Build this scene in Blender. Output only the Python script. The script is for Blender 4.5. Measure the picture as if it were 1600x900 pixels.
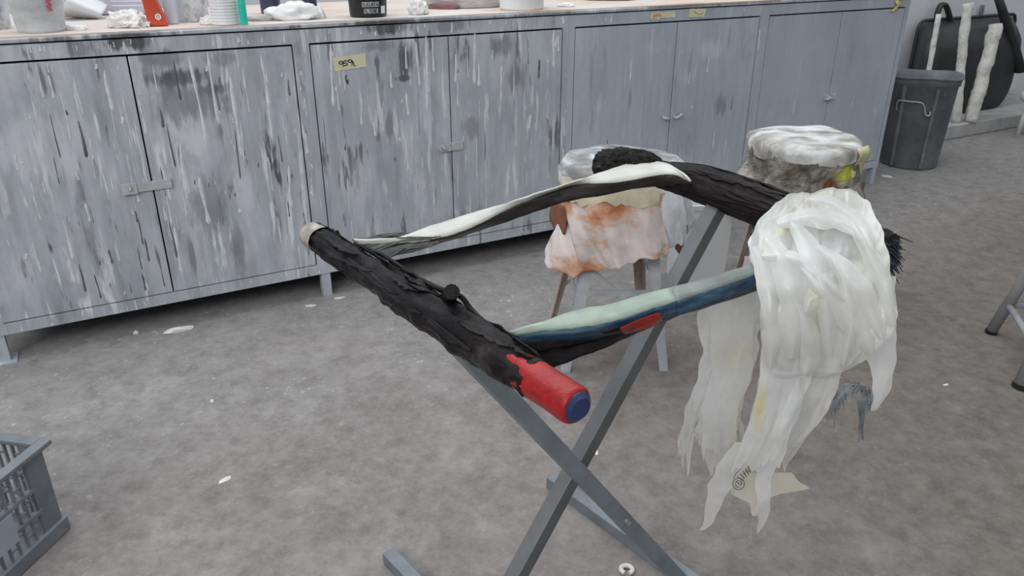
import bpy, bmesh, math, random
from mathutils import Vector, Matrix, noise
for o in list(bpy.data.objects): bpy.data.objects.remove(o)
SC = bpy.context.scene
C = SC.collection
rnd = random.Random(7)

# ------------------------------------------------------------------ camera, light, exposure
F_PX, CAM_H = 1211.0, 1.2
PITCH = math.atan(F_PX / 2661.0)
cam = bpy.data.cameras.new('camera')
cam.sensor_width = 36.0
cam.lens = 36.0 * F_PX / 1600.0
cam.clip_start = 0.02
camo = bpy.data.objects.new('camera', cam)
C.objects.link(camo)
camo.location = (0, 0, CAM_H)
camo.rotation_euler = (math.pi / 2 - PITCH, 0, 0)
SC.camera = camo

world = bpy.data.worlds.new('world')
SC.world = world
world.use_nodes = True
bg = world.node_tree.nodes['Background']
bg.inputs['Color'].default_value = (0.93, 0.97, 1.0, 1)
bg.inputs['Strength'].default_value = 0.95

def area(name, loc, rot, sx, sy, power, col):
    l = bpy.data.lights.new(name, 'AREA')
    l.shape = 'RECTANGLE'; l.size = sx; l.size_y = sy; l.energy = power; l.color = col
    o = bpy.data.objects.new(name, l); C.objects.link(o)
    o.location = loc; o.rotation_euler = rot
    return o
area('skylight', (-0.6, 3.1, 4.2), (math.radians(-8), 0, math.radians(28)), 5.0, 1.8, 150, (0.94, 0.98, 1.0))
area('fill_behind', (-2.0, -3.0, 3.6), (math.radians(58), 0, math.radians(-22)), 4.2, 1.6, 210, (1.0, 0.98, 0.95))  # added fill from behind the camera, brightens the faces turned to it
SC.view_settings.view_transform = 'Standard'
SC.view_settings.look = 'None'
SC.view_settings.gamma = 1.0
SC.view_settings.use_curve_mapping = False
SC.view_settings.exposure = -0.46

# ------------------------------------------------------------------ geometry of the place
CF = Vector((0, math.cos(PITCH), -math.sin(PITCH)))
CU = Vector((0, math.sin(PITCH), math.cos(PITCH)))
def ray(x, y):
    return CF + Vector((1, 0, 0)) * ((x - 800) / F_PX) - CU * ((y - 450) / F_PX)
def fl(x, y, z=0.0):                       # the point at height z seen at a place of the photograph
    r = ray(x, y)
    return Vector((0, 0, CAM_H)) + r * ((z - CAM_H) / r.z)
def at(x, y, Y):                           # the point at distance Y in front of the camera
    r = ray(x, y)
    return Vector((0, 0, CAM_H)) + r * (Y / r.y)
BANG = math.atan2(0.47825941, 0.87821862)  # the bench runs along this angle
BD = Vector((math.cos(BANG), math.sin(BANG), 0))
BN = Vector((BD.y, -BD.x, 0))              # out of the bench front, towards the room
BP = fl(510, 463); BP.z = 0
def boff(x, y, off):                       # where a line of sight meets the upright plane at this distance from the bench front
    r = ray(x, y); t = (BP - Vector((0, 0, CAM_H))).dot(BN) + off; return Vector((0, 0, CAM_H)) + r * (t / BN.dot(r))
def B(s, off, z):                          # bench coordinates: along, out of the front, up
    return BP + BD * s + BN * off + Vector((0, 0, z))

# ------------------------------------------------------------------ helpers
def tag(o, label=None, cat=None, group=None, kind=None):
    if label: o['label'] = label
    if cat: o['category'] = cat
    if group: o['group'] = group
    if kind: o['kind'] = kind
    return o
def thing(name, label, cat, loc=(0, 0, 0), rz=0.0, group=None):
    o = bpy.data.objects.new(name, None); C.objects.link(o)
    o.empty_display_size = 0.05
    o.location = loc; o.rotation_euler = (0, 0, rz)
    o['_m'] = 0
    del o['_m']
    return tag(o, label, cat, group)
def rootmat(p):
    q = p
    while q.parent: q = q.parent
    return Matrix.Translation(q.location) @ q.rotation_euler.to_matrix().to_4x4()
class MB:
    """collects world-space geometry; build() makes ONE mesh object of it"""
    def __init__(s): s.v = []; s.f = []; s.m = []
    def add(s, vs, fs, mi=0):
        o = len(s.v); s.v += [Vector(v) for v in vs]
        for f in fs: s.f.append([i + o for i in f]); s.m.append(mi)
        return s
    def box(s, c, ax, ay, az, mi=0):       # centre and three half-axis vectors
        c = Vector(c); ax = Vector(ax); ay = Vector(ay); az = Vector(az)
        vs = [c + ax * i + ay * j + az * k for k in (-1, 1) for j in (-1, 1) for i in (-1, 1)]
        return s.add(vs, [(0, 2, 3, 1), (4, 5, 7, 6), (0, 1, 5, 4), (2, 6, 7, 3), (0, 4, 6, 2), (1, 3, 7, 5)], mi)
    def bar(s, a, b, wx, wy, side=None, mi=0, wx2=None, wy2=None):   # a square bar between two points
        a = Vector(a); b = Vector(b); t = (b - a).normalized()
        sd = Vector(side) if side is not None else Vector((0, 0, 1)) if abs(t.z) < .9 else Vector((1, 0, 0))
        x = (sd - t * sd.dot(t)).normalized(); y = t.cross(x)
        wx2 = wx if wx2 is None else wx2; wy2 = wy if wy2 is None else wy2
        vs = [a + x * i * wx + y * j * wy for i, j in ((-1, -1), (1, -1), (1, 1), (-1, 1))]
        vs += [b + x * i * wx2 + y * j * wy2 for i, j in ((-1, -1), (1, -1), (1, 1), (-1, 1))]
        return s.add(vs, [(3, 2, 1, 0), (4, 5, 6, 7), (0, 1, 5, 4), (1, 2, 6, 5), (2, 3, 7, 6), (3, 0, 4, 7)], mi)
    def tube(s, path, rad, n=10, disp=None, cap=True, mi=0, flat=1.0):
        path = [Vector(p) for p in path]
        if not hasattr(rad, '__len__'): rad = [rad] * len(path)
        t0 = (path[1] - path[0]).normalized()
        x = Vector((0, 0, 1)) if abs(t0.z) < .85 else Vector((1, 0, 0))
        vs = []; L = 0.0
        for i, p in enumerate(path):
            t = (path[min(i + 1, len(path) - 1)] - path[max(i - 1, 0)]).normalized()
            x = (x - t * x.dot(t)).normalized(); y = t.cross(x)
            if i: L += (p - path[i - 1]).length
            for k in range(n):
                a = 2 * math.pi * k / n
                r = rad[i] + (disp(L, a) if disp else 0)
                vs.append(p + (x * math.cos(a) * flat + y * math.sin(a)) * r)
        fs = []
        for i in range(len(path) - 1):
            for k in range(n):
                k2 = (k + 1) % n
                fs.append((i * n + k, i * n + k2, (i + 1) * n + k2, (i + 1) * n + k))
        if cap:
            fs.append(tuple(reversed(range(n)))); m = (len(path) - 1) * n
            fs.append(tuple(m + k for k in range(n)))
        return s.add(vs, fs, mi)
    def lathe(s, c, prof, n=28, rot=None, disp=None, cap=False, mi=0):
        c = Vector(c); vs = []
        for (r, z) in prof:
            for k in range(n):
                a = 2 * math.pi * k / n
                v = Vector((r * math.cos(a), r * math.sin(a), z))
                if disp: v += disp(v)
                if rot: v = rot @ v
                vs.append(c + v)
        fs = [(i * n + k, i * n + (k + 1) % n, (i + 1) * n + (k + 1) % n, (i + 1) * n + k) for i in range(len(prof) - 1) for k in range(n)]
        if cap:
            fs.append(tuple(reversed(range(n)))); m = (len(prof) - 1) * n; fs.append(tuple(m + k for k in range(n)))
        return s.add(vs, fs, mi)
    def grid(s, pts, mi=0):                # rows of points
        nr, nc = len(pts), len(pts[0])
        return s.add([p for r in pts for p in r], [(i * nc + j, i * nc + j + 1, (i + 1) * nc + j + 1, (i + 1) * nc + j) for i in range(nr - 1) for j in range(nc - 1)], mi)
    def build(s, name, mat, parent=None, smooth=False, solid=0, bevel=0, sub=0):
        me = bpy.data.meshes.new(name)
        inv = rootmat(parent).inverted() if parent else Matrix()
        me.from_pydata([tuple(inv @ v) for v in s.v], [], s.f)
        for m in (mat if isinstance(mat, (list, tuple)) else [mat]): me.materials.append(m)
        for p, mi in zip(me.polygons, s.m): p.material_index = mi; p.use_smooth = smooth
        o = bpy.data.objects.new(name, me); C.objects.link(o)
        if parent: o.parent = parent
        if solid:
            md = o.modifiers.new('thickness', 'SOLIDIFY'); md.thickness = solid; md.offset = 0
        if bevel:
            md = o.modifiers.new('bevel', 'BEVEL'); md.width = bevel; md.segments = 2; md.limit_method = 'ANGLE'
        if sub:
            md = o.modifiers.new('smooth', 'SUBSURF'); md.levels = sub; md.render_levels = sub
        me.update()
        return o
def nz(v, sc=1.0, seed=0.0):
    return noise.noise(Vector(v) * sc + Vector((seed * 7.31, seed * 3.17, seed * 1.73)))
def ridge(v, sc=1.0, seed=0.0, oct=3):
    t = 0; a = 1.0; q = Vector(v) * sc + Vector((seed * 5.1, seed * 2.3, seed * 9.7))
    for i in range(oct):
        t += a * (1 - 2 * abs(noise.noise(q))); q = q * 2.03; a *= .5
    return t / 1.75 - .5
def _h(i, j, k):
    n = (i * 374761393 + j * 668265263 + k * 2147483647 + 1013904223) & 0xffffffff
    n = ((n ^ (n >> 13)) * 1274126177) & 0xffffffff
    return ((n ^ (n >> 16)) & 0xffff) / 32767.5 - 1
def facet1(x, y, seed):                    # flat triangular facets with sharp creases
    x += .55 * noise.noise(Vector((x * .8, y * .8, seed))); y += .55 * noise.noise(Vector((x * .8 + 9, y * .8, seed)))
    i = math.floor(x); j = math.floor(y); u = x - i; v = y - j; k = int(seed * 10)
    if u + v < 1:
        a = _h(i, j, k); return a + u * (_h(i + 1, j, k) - a) + v * (_h(i, j + 1, k) - a)
    a = _h(i + 1, j + 1, k); return a + (1 - u) * (_h(i, j + 1, k) - a) + (1 - v) * (_h(i + 1, j, k) - a)
def facet(x, y, seed, oct=3):
    t = 0; a = 1.0
    for o in range(oct):
        t += a * facet1(x, y, seed + o * 3.7); x, y = (x * .8 - y * .6) * 2.1, (x * .6 + y * .8) * 2.1; a *= .45
    return t / 1.4
def lerp(a, b, t): return a + (b - a) * t
def interp(xs, ys, x):
    if x <= xs[0]: return ys[0]
    for i in range(len(xs) - 1):
        if x <= xs[i + 1]: return lerp(ys[i], ys[i + 1], (x - xs[i]) / (xs[i + 1] - xs[i]))
    return ys[-1]
def spline(pts, per=8):
    pts = [Vector(p) for p in pts]; out = []
    for i in range(len(pts) - 1):
        p0 = pts[max(i - 1, 0)]; p1 = pts[i]; p2 = pts[i + 1]; p3 = pts[min(i + 2, len(pts) - 1)]
        for k in range(per):
            t = k / per
            out.append(.5 * (2 * p1 + (p2 - p0) * t + (2 * p0 - 5 * p1 + 4 * p2 - p3) * t * t + (3 * p1 - p0 - 3 * p2 + p3) * t ** 3))
    out.append(pts[-1]); return out

# ------------------------------------------------------------------ materials
class NT:
    def __init__(s, name):
        s.mat = bpy.data.materials.new(name); s.mat.use_nodes = True
        s.t = s.mat.node_tree; s.b = s.t.nodes['Principled BSDF']; s.out = s.t.nodes['Material Output']
        s.co = s.n('ShaderNodeTexCoord').outputs['Object']
    def n(s, ty, **kw):
        n = s.t.nodes.new(ty)
        for k, v in kw.items(): setattr(n, k, v)
        return n
    def set(s, sock, v):
        if hasattr(v, 'node'): s.t.links.new(v, sock)
        else:
            if isinstance(v, tuple) and len(v) == 3 and len(sock.default_value) == 4: v = v + (1,)
            sock.default_value = v
    def mapping(s, scale=(1, 1, 1), loc=(0, 0, 0), rot=(0, 0, 0), src=None):
        m = s.n('ShaderNodeMapping'); m.inputs['Scale'].default_value = scale; m.inputs['Location'].default_value = loc; m.inputs['Rotation'].default_value = rot
        s.t.links.new(src or s.co, m.inputs['Vector']); return m.outputs[0]
    def noise(s, scale=5, detail=4, rough=.55, vec=None, dist=0):
        n = s.n('ShaderNodeTexNoise'); n.inputs['Scale'].default_value = scale; n.inputs['Detail'].default_value = detail
        n.inputs['Roughness'].default_value = rough; n.inputs['Distortion'].default_value = dist
        s.t.links.new(vec or s.co, n.inputs['Vector']); return n.outputs['Fac']
    def voro(s, scale=5, vec=None, feature='F1', out='Distance', rnd_=1):
        n = s.n('ShaderNodeTexVoronoi', feature=feature); n.inputs['Scale'].default_value = scale; n.inputs['Randomness'].default_value = rnd_
        s.t.links.new(vec or s.co, n.inputs['Vector']); return n.outputs[out]
    def ramp(s, fac, stops, interp='LINEAR'):
        r = s.n('ShaderNodeValToRGB'); e = r.color_ramp; e.interpolation = interp
        while len(e.elements) < len(stops): e.elements.new(.5)
        for el, (p, c) in zip(e.elements, stops):
            el.position = p; el.color = (c, c, c, 1) if not isinstance(c, tuple) else tuple(c) + (1,)
        s.t.links.new(fac, r.inputs[0]); return r.outputs[0]
    def math(s, op, a, b=0.0, clamp=False):
        m = s.n('ShaderNodeMath', operation=op); m.use_clamp = clamp
        s.set(m.inputs[0], a); s.set(m.inputs[1], b); return m.outputs[0]
    def mix(s, fac, a, b, mode='MIX'):
        m = s.n('ShaderNodeMix', data_type='RGBA', blend_type=mode)
        s.set(m.inputs[0], fac); s.set(m.inputs[6], a); s.set(m.inputs[7], b); return m.outputs[2]
    def stain(s, c, r, vec=None, soft=(.55, 1.1), wob=.9, wsc=14, nv=None):
        """1 inside an ellipsoid round c with ragged edge"""
        m = s.mapping(scale=(1 / r[0], 1 / r[1], 1 / r[2]), loc=(-c[0] / r[0], -c[1] / r[1], -c[2] / r[2]))
        l = s.n('ShaderNodeVectorMath', operation='LENGTH'); s.t.links.new(m, l.inputs[0])
        w = s.math('MULTIPLY', s.math('SUBTRACT', s.noise(wsc, 5, .65, nv), .5), wob * 2)
        d = s.math('ADD', l.outputs['Value'], w)
        return s.ramp(d, [(soft[0] / 2, 1.0), (soft[1] / 2, 0.0)]) if False else s.math('SUBTRACT', 1.0, s.n_mr(d, soft[0], soft[1]))
    def n_mr(s, v, a, b):
        m = s.n('ShaderNodeMapRange'); m.clamp = True; s.set(m.inputs[0], v); m.inputs[1].default_value = a; m.inputs[2].default_value = b
        return m.outputs[0]
    def fin(s, color, rough=.6, metal=0, bump=None, bstr=.3, bdist=.01, spec=.5):
        s.set(s.b.inputs['Base Color'], color); s.set(s.b.inputs['Roughness'], rough); s.b.inputs['Metallic'].default_value = metal
        s.b.inputs['Specular IOR Level'].default_value = spec
        if bump is not None:
            bn = s.n('ShaderNodeBump'); bn.inputs['Strength'].default_value = bstr; bn.inputs['Distance'].default_value = bdist
            s.t.links.new(bump, bn.inputs['Height']); s.t.links.new(bn.outputs[0], s.b.inputs['Normal'])
        return s.mat
def simple(name, col, rough=.5, var=.12, sc=20, metal=0, bump=0.0, spec=.5, stretch=(1, 1, 1)):
    m = NT(name); v = m.mapping(scale=stretch)
    nn = m.noise(sc, 5, .6, v)
    c1 = tuple(max(0, x * (1 - var)) for x in col); c2 = tuple(min(1, x * (1 + var)) for x in col)
    c = m.ramp(nn, [(.3, c1), (.7, c2)])
    return m.fin(c, rough, metal, nn if bump else None, bump, .01, spec)

GREY = (0.335, 0.375, 0.425)
def cabinet_paint(name, seed, streak, cloud, stains=()):
    m = NT(name)
    v0 = m.mapping(loc=(seed * 3.3, seed * 1.1, seed * 2.7))
    base = m.ramp(m.noise(3.0, 4, .6, v0), [(.3, (.365, .41, .47)), (.7, (.465, .515, .575))])
    vs = m.mapping(scale=(1, 1, .07), loc=(seed * 1.7, 0, seed))
    fine = m.noise(38, 6, .7, vs)
    base = m.mix(streak * .5, base, m.ramp(fine, [(.35, (.20, .22, .25)), (.5, (.42, .45, .49)), (.66, (.70, .73, .77))]))
    broad = m.noise(11, 5, .65, m.mapping(scale=(1, 1, .22), loc=(seed * 2.9, 0, seed)))
    base = m.mix(streak * .6, base, m.ramp(broad, [(.32, (.22, .24, .27)), (.46, (.38, .41, .455)), (.56, (.46, .49, .54)), (.68, (.66, .69, .74))]))
    # broad clouds of paler overspray
    cl = m.ramp(m.noise(4.2, 5, .65, m.mapping(scale=(1, 1, .7), loc=(seed * 2.1, 0, 5))), [(.5, 0.0), (.66, 1.0)])
    base = m.mix(m.math('MULTIPLY', cl, cloud), base, (.60, .635, .69))
    vst = m.mapping(scale=(1, 1, .16), loc=(seed, 0, seed * 2))
    # dark runs of old paint
    vd = m.mapping(scale=(1, 1, .13), loc=(seed * 4.1, 0, seed * .3))
    dk = m.math('MULTIPLY', m.ramp(m.noise(26, 4, .6, vd), [(.575, 0.0), (.62, 1.0)]), m.ramp(m.noise(5, 3, .5, v0), [(.45, 0.0), (.58, 1.0)]))
    base = m.mix(m.math('MULTIPLY', dk, streak), base, (.10, .11, .13))
    # pale runs
    vw = m.mapping(scale=(1, 1, .09), loc=(seed * 6.1, 3, seed * .7))
    wh = m.math('MULTIPLY', m.ramp(m.noise(34, 4, .6, vw), [(.57, 0.0), (.61, 1.0)]), m.ramp(m.noise(6, 3, .5, m.mapping(loc=(9, seed, 2))), [(.42, 0.0), (.53, 1.0)]))
    base = m.mix(m.math('MULTIPLY', wh, streak * .9), base, (.72, .76, .80))
    for (c, r, col, a) in stains:
        st = m.stain(c, r, soft=(.55, 1.0), wob=1.5, wsc=30, nv=vst)
        st = m.math('MULTIPLY', st, m.ramp(fine, [(.3, .6), (.55, 1.0)]))
        base = m.mix(m.math('MULTIPLY', st, a), base, col)
    bp = m.noise(60, 4, .6, vs)
    return m.fin(base, .5, 0, bp, .12, .003, .4)

M = {}
# floor: worn concrete with stains and old paint spots
m = NT('worn_concrete')
base = m.ramp(m.noise(1.1, 6, .65), [(.3, (.25, .232, .225)), (.55, (.325, .31, .307)), (.75, (.39, .38, .38))])
fine = m.noise(55, 6, .7)
base = m.mix(.30, base, m.ramp(fine, [(.3, (.20, .19, .187)), (.5, (.31, .30, .295)), (.72, (.43, .42, .415))]))
blot = m.noise(5.5, 7, .75, m.mapping(loc=(7, 1, 0)))
base = m.mix(.45, base, m.ramp(blot, [(.34, (.20, .185, .18)), (.5, (.30, .29, .287)), (.64, (.44, .435, .435))]))
pk = m.ramp(m.noise(1.7, 4, .55, m.mapping(loc=(3, 8, 1))), [(.5, 0.0), (.68, 1.0)])
base = m.mix(m.math('MULTIPLY', pk, .35), base, (.29, .245, .235))
# browner and darker towards the open room on the right
sx = m.n('ShaderNodeSeparateXYZ'); m.t.links.new(m.co, sx.inputs[0])
gx = m.n_mr(m.math('ADD', m.math('MULTIPLY', sx.outputs[0], 1.0), m.math('MULTIPLY', m.math('SUBTRACT', m.noise(1.3, 4), .5), 1.3)), -.1, .9)
base = m.mix(m.math('MULTIPLY', gx, .75), base, m.ramp(m.noise(20, 6, .7), [(.3, (.15, .132, .116)), (.7, (.25, .226, .203))]))
# paler, cooler strip along the bench
bx = m.n('ShaderNodeVectorMath', operation='DOT_PRODUCT'); m.t.links.new(m.co, bx.inputs[0]); bx.inputs[1].default_value = tuple(BN)
off = m.math('SUBTRACT', bx.outputs['Value'], BP.dot(BN))
pale_strip = m.math('SUBTRACT', 1.0, m.n_mr(m.math('ADD', off, m.math('MULTIPLY', m.math('SUBTRACT', m.noise(4, 5, .7), .5), .5)), .0, .9))
base = m.mix(m.math('MULTIPLY', pale_strip, .55), base, (.42, .43, .45))
# dark scuffs
dk = m.ramp(m.noise(9, 6, .75, m.mapping(loc=(1, 4, 0))), [(.62, 0.0), (.72, 1.0)])
base = m.mix(m.math('MULTIPLY', dk, .45), base, (.13, .12, .115))
# paint spots of several sizes, thickest along the bench where the painting is done
near = m.math('ADD', .22, m.math('MULTIPLY', m.math('SUBTRACT', 1.0, m.n_mr(m.math('ADD', off, m.math('MULTIPLY', m.math('SUBTRACT', m.noise(2.2, 4, .6), .5), 1.2)), .2, 1.1)), .78))
for sc, lo, hi, gate, col, a in ((22, .09, .17, (.48, .60), (.60, .60, .60), .75), (48, .10, .19, (.48, .58), (.62, .62, .62), .7), (7, .04, .09, (.54, .62), (.48, .48, .48), .5), (95, .12, .22, (.58, .66), (.58, .57, .57), .5)):
    vv = m.mapping(loc=(sc, sc * .37, 0))
    dn = m.math('ADD', m.voro(sc, vv), m.math('MULTIPLY', m.math('SUBTRACT', m.noise(sc * 2.0, 4, .7), .5), .5))
    sp = m.math('MULTIPLY', m.math('SUBTRACT', 1.0, m.n_mr(dn, lo, hi)), m.ramp(m.noise(sc * .16, 3, .6, vv), [(gate[0], 0.0), (gate[1], 1.0)]))
    base = m.mix(m.math('MULTIPLY', m.math('MULTIPLY', sp, near), a), base, col)
mott = m.noise(16, 8, .8, m.mapping(loc=(2, 9, 0)))
base = m.mix(.9, base, m.ramp(mott, [(.30, (.50, .47, .45)), (.5, (.78, .755, .735)), (.70, (.98, .96, .945))]), 'MULTIPLY')
vein = m.ramp(m.noise(2.6, 7, .7, m.mapping(loc=(5, 2, 3)), .4), [(.47, 1.0), (.495, .74), (.52, 1.0)])
base = m.mix(.4, base, vein, 'MULTIPLY')
M['floor'] = m.fin(base, .82, 0, m.math('ADD', fine, m.math('MULTIPLY', dk, -.3)), .35, .006, .25)

M['wall'] = simple('white_wall', (.70, .73, .78), .8, .05, 3)
M['plinth'] = simple('plinth_concrete', (.42, .42, .42), .85, .2, 14, bump=.2)
DK = (.075, .08, .09); MD = (.20, .21, .235)
SB = [-1.010, 0.006, 1.016, 2.015, 2.965]
PALE = (.60, .635, .69)
def cs(i, x, y, rx, rz, col, a, z0=0.0):      # a stain of a unit's paint, in that unit's own coordinates
    p = boff(x, y, 0) - BP; return ((p.dot(BD) - SB[i], 0, p.z - z0), (rx, .2, rz), col, a)
M['cab0'] = cabinet_paint('drip_covered_paint_a', 1.0, 1.0, .6, [cs(0, *t) for t in (
    (60, 235, .17, .11, PALE, .7), (110, 258, .035, .07, PALE, .8), (385, 300, .035, .13, PALE, .7), (275, 190, .05, .06, PALE, .8), (305, 220, .04, .05, (.66, .69, .73), .7),
    (203, 66, .075, .026, DK, .95), (120, 76, .03, .03, MD, .8), (285, 122, .11, .030, DK, .9), (330, 140, .07, .025, DK, .75), (300, 160, .14, .07, MD, .75), (250, 92, .07, .03, MD, .8), (345, 92, .05, .03, MD, .6),
    (325, 320, .06, .11, MD, .6), (372, 390, .03, .10, DK, .55), (285, 268, .013, .09, DK, .8), (300, 400, .012, .07, MD, .8), (145, 385, .018, .13, MD, .8), (128, 300, .015, .08, MD, .7), (65, 120, .010, .06, DK, .7), (80, 130, .008, .05, DK, .6))])
M['cab1'] = cabinet_paint('drip_covered_paint_b', 2.3, .75, .45, [cs(1, *t) for t in (
    (668, 175, .032, .12, (.56, .61, .69), .75), (660, 300, .045, .1, PALE, .6), (560, 300, .06, .14, PALE, .35),
    (600, 43, .10, .026, DK, .97), (633, 92, .034, .07, DK, .95), (632, 122, .032, .012, DK, .9), (590, 72, .06, .02, MD, .7), (785, 72, .055, .05, MD, .85), (806, 120, .045, .07, MD, .8), (735, 200, .03, .05, MD, .6), (610, 195, .018, .05, MD, .7), (700, 40, .08, .025, MD, .7), (725, 340, .10, .04, MD, .35))])
M['cab2'] = cabinet_paint('grey_paint_lightly_dripped', 3.1, .26, .2, [cs(2, 1125, 165, .04, .065, MD, .75), cs(2, 1110, 78, .07, .05, PALE, .5), cs(2, 985, 155, .012, .05, MD, .6)])
M['cab3'] = cabinet_paint('grey_paint_clean', 4.7, .13, .15)
M['edge'] = cabinet_paint('bench_edge_paint', 5.9, .8, .3, [cs(0, *t) for t in ((200, 58, .12, .03, DK, .95, .93), (90, 62, .06, .03, DK, .7, .93), (610, 35, .16, .03, DK, .97, .93), (690, 30, .12, .03, MD, .85, .93), (850, 24, .16, .03, MD, .8, .93), (1050, 15, .2, .03, MD, .5, .93))])
M['inside'] = simple('dark_gap', (.03, .033, .038), .8)
M['underfloor'] = simple('dark_underside', (.10, .105, .12), .8)
m = NT('worn_hardboard')
b = m.ramp(m.noise(4, 5, .65, m.mapping(scale=(1, 3, 1))), [(.35, (.56, .40, .30)), (.6, (.66, .51, .41)), (.8, (.66, .60, .56))])
du = m.ramp(m.noise(3.2, 5, .7, m.mapping(loc=(4, 2, 0))), [(.40, 0.0), (.55, 1.0)])
sx = m.n('ShaderNodeSeparateXYZ'); m.t.links.new(m.co, sx.inputs[0]); du = m.math('MAXIMUM', du, m.math('MULTIPLY', m.math('SUBTRACT', 1.0, m.n_mr(sx.outputs[0], .9, 1.5)), .7))
b = m.mix(m.math('MULTIPLY', du, .72), b, (.60, .59, .60))
M['board'] = m.fin(b, .7, 0, m.noise(40, 4), .2, .004)
M['hasp'] = simple('painted_steel', (.46, .48, .50), .5, .2, 40, bump=.2)
M['white_drip'] = simple('white_paint_runs', (.64, .67, .71), .5, .18, 30)
M['dark_drip'] = simple('dark_paint_runs', (.12, .13, .15), .45, .4, 30)
M['tape'] = simple('masking_tape', (.68, .66, .46), .7, .06, 30)
M['tape_y'] = simple('yellow_masking_tape', (.66, .58, .24), .65, .2, 30)
M['ink'] = simple('black_ink', (.02, .02, .025), .6)
M['orange_ink'] = simple('orange_ink', (.72, .30, .16), .6)

# ------------------------------------------------------------------ setting
def struct(name, mb, mat, **k):
    o = mb.build(name, mat, **k); o['kind'] = 'structure'; return o
g = MB()
g.add([(-9, -4, 0), (14, -4, 0), (14, 14, 0), (-9, 14, 0)], [(0, 1, 2, 3)])
tag(struct('floor', g, M['floor']), 'grey-brown worn concrete floor spotted with old paint')
M['blocker'] = simple('light_blocker_wall', (.42, .42, .43), .85, .08, 2)  # added unseen walls, stop low light from reaching under the cabinets
for nm, c_, a_, b_, lab in (('wall_blocker_left', (-8, 4, 2), (.1, 0, 0), (0, 8, 0), 'grey hall wall on the left, unseen, added to keep low light out'), ('wall_blocker_right', (11.5, 4, 2), (.1, 0, 0), (0, 8, 0), 'grey hall wall on the right, unseen, added to keep low light out'), ('wall_blocker_front', (1.75, -4, 2), (9.65, 0, 0), (0, .1, 0), 'grey hall wall behind the viewer, unseen, added to keep low light out')):
    g = MB(); g.box(c_, a_, b_, (0, 0, 2)); tag(struct(nm, g, M['blocker']), lab)
WALL_OFF = -1.0
g = MB(); g.box(B(2, WALL_OFF - .08, 1.7), BD * 8, BN * .08, (0, 0, 1.7))
tag(struct('wall_back', g, M['wall']), 'plain white wall behind the grey workbench')
g = MB(); g.box(B(4.75, (-.42 + WALL_OFF) / 2, .045), BD * 1.1, BN * ((-.42 - WALL_OFF) / 2), (0, 0, .045))
tag(struct('trim_1', g, M['plinth'], bevel=.008), 'low pale concrete ledge along the foot of the wall')

# ------------------------------------------------------------------ cabinets
def drips(mb, s0, s1, z0, z1, offp, N, r, lmax=.16, zbias=1.0, wmax=.0045):
    for i in range(N):
        s = r.uniform(s0, s1); w = r.uniform(.0012, wmax); L = max(.015, lmax * r.random() ** 2.2); w *= (.55 + .9 * r.random() ** 2)
        zt = z0 + (z1 - z0) * r.random() ** (1 / zbias); zb = max(z0 + .004, zt - L)
        one_drip(mb, s, zt, zb, w, offp, r)
def one_drip(mb, s, zt, zb, w, offp, r):
    rows = []; n = 6; ph = r.uniform(0, 6); sl = r.uniform(-.03, .03)
    for k in range(n + 1):
        t = k / n
        ww = w * (.45 + .55 * abs(math.sin(ph + t * 3))) if k not in (0,) else w * .3
        if k == n: ww = w * .25
        if k == n - 1: ww = w * 1.15
        z = lerp(zt, zb, t if k < n - 1 else (.93 if k == n - 1 else 1))
        c = s + math.sin(ph + t * 4) * w * .35 + sl * (zt - zb) * t
        rows.append([B(c - ww, offp + .0003, z), B(c, offp + .0003 + min(.0022, ww * .6), z), B(c + ww, offp + .0003, z)])
    mb.grid(rows)
SM = [-0.500, 0.520, 1.537, 2.500]
DEPTH = .78
ST = .026
labels = ['grey steel cabinet at the left end, thickest with dark and white paint drips', 'drip-streaked grey cabinet with a strip of written masking tape on its door',
          'mostly clean grey cabinet with two small bent catches on its doors', 'clean grey cabinet at the end of the bench beside the dustbin']
ND = [(50, 20), (34, 6), (8, 2), (3, 0)]
cabs = []
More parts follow.
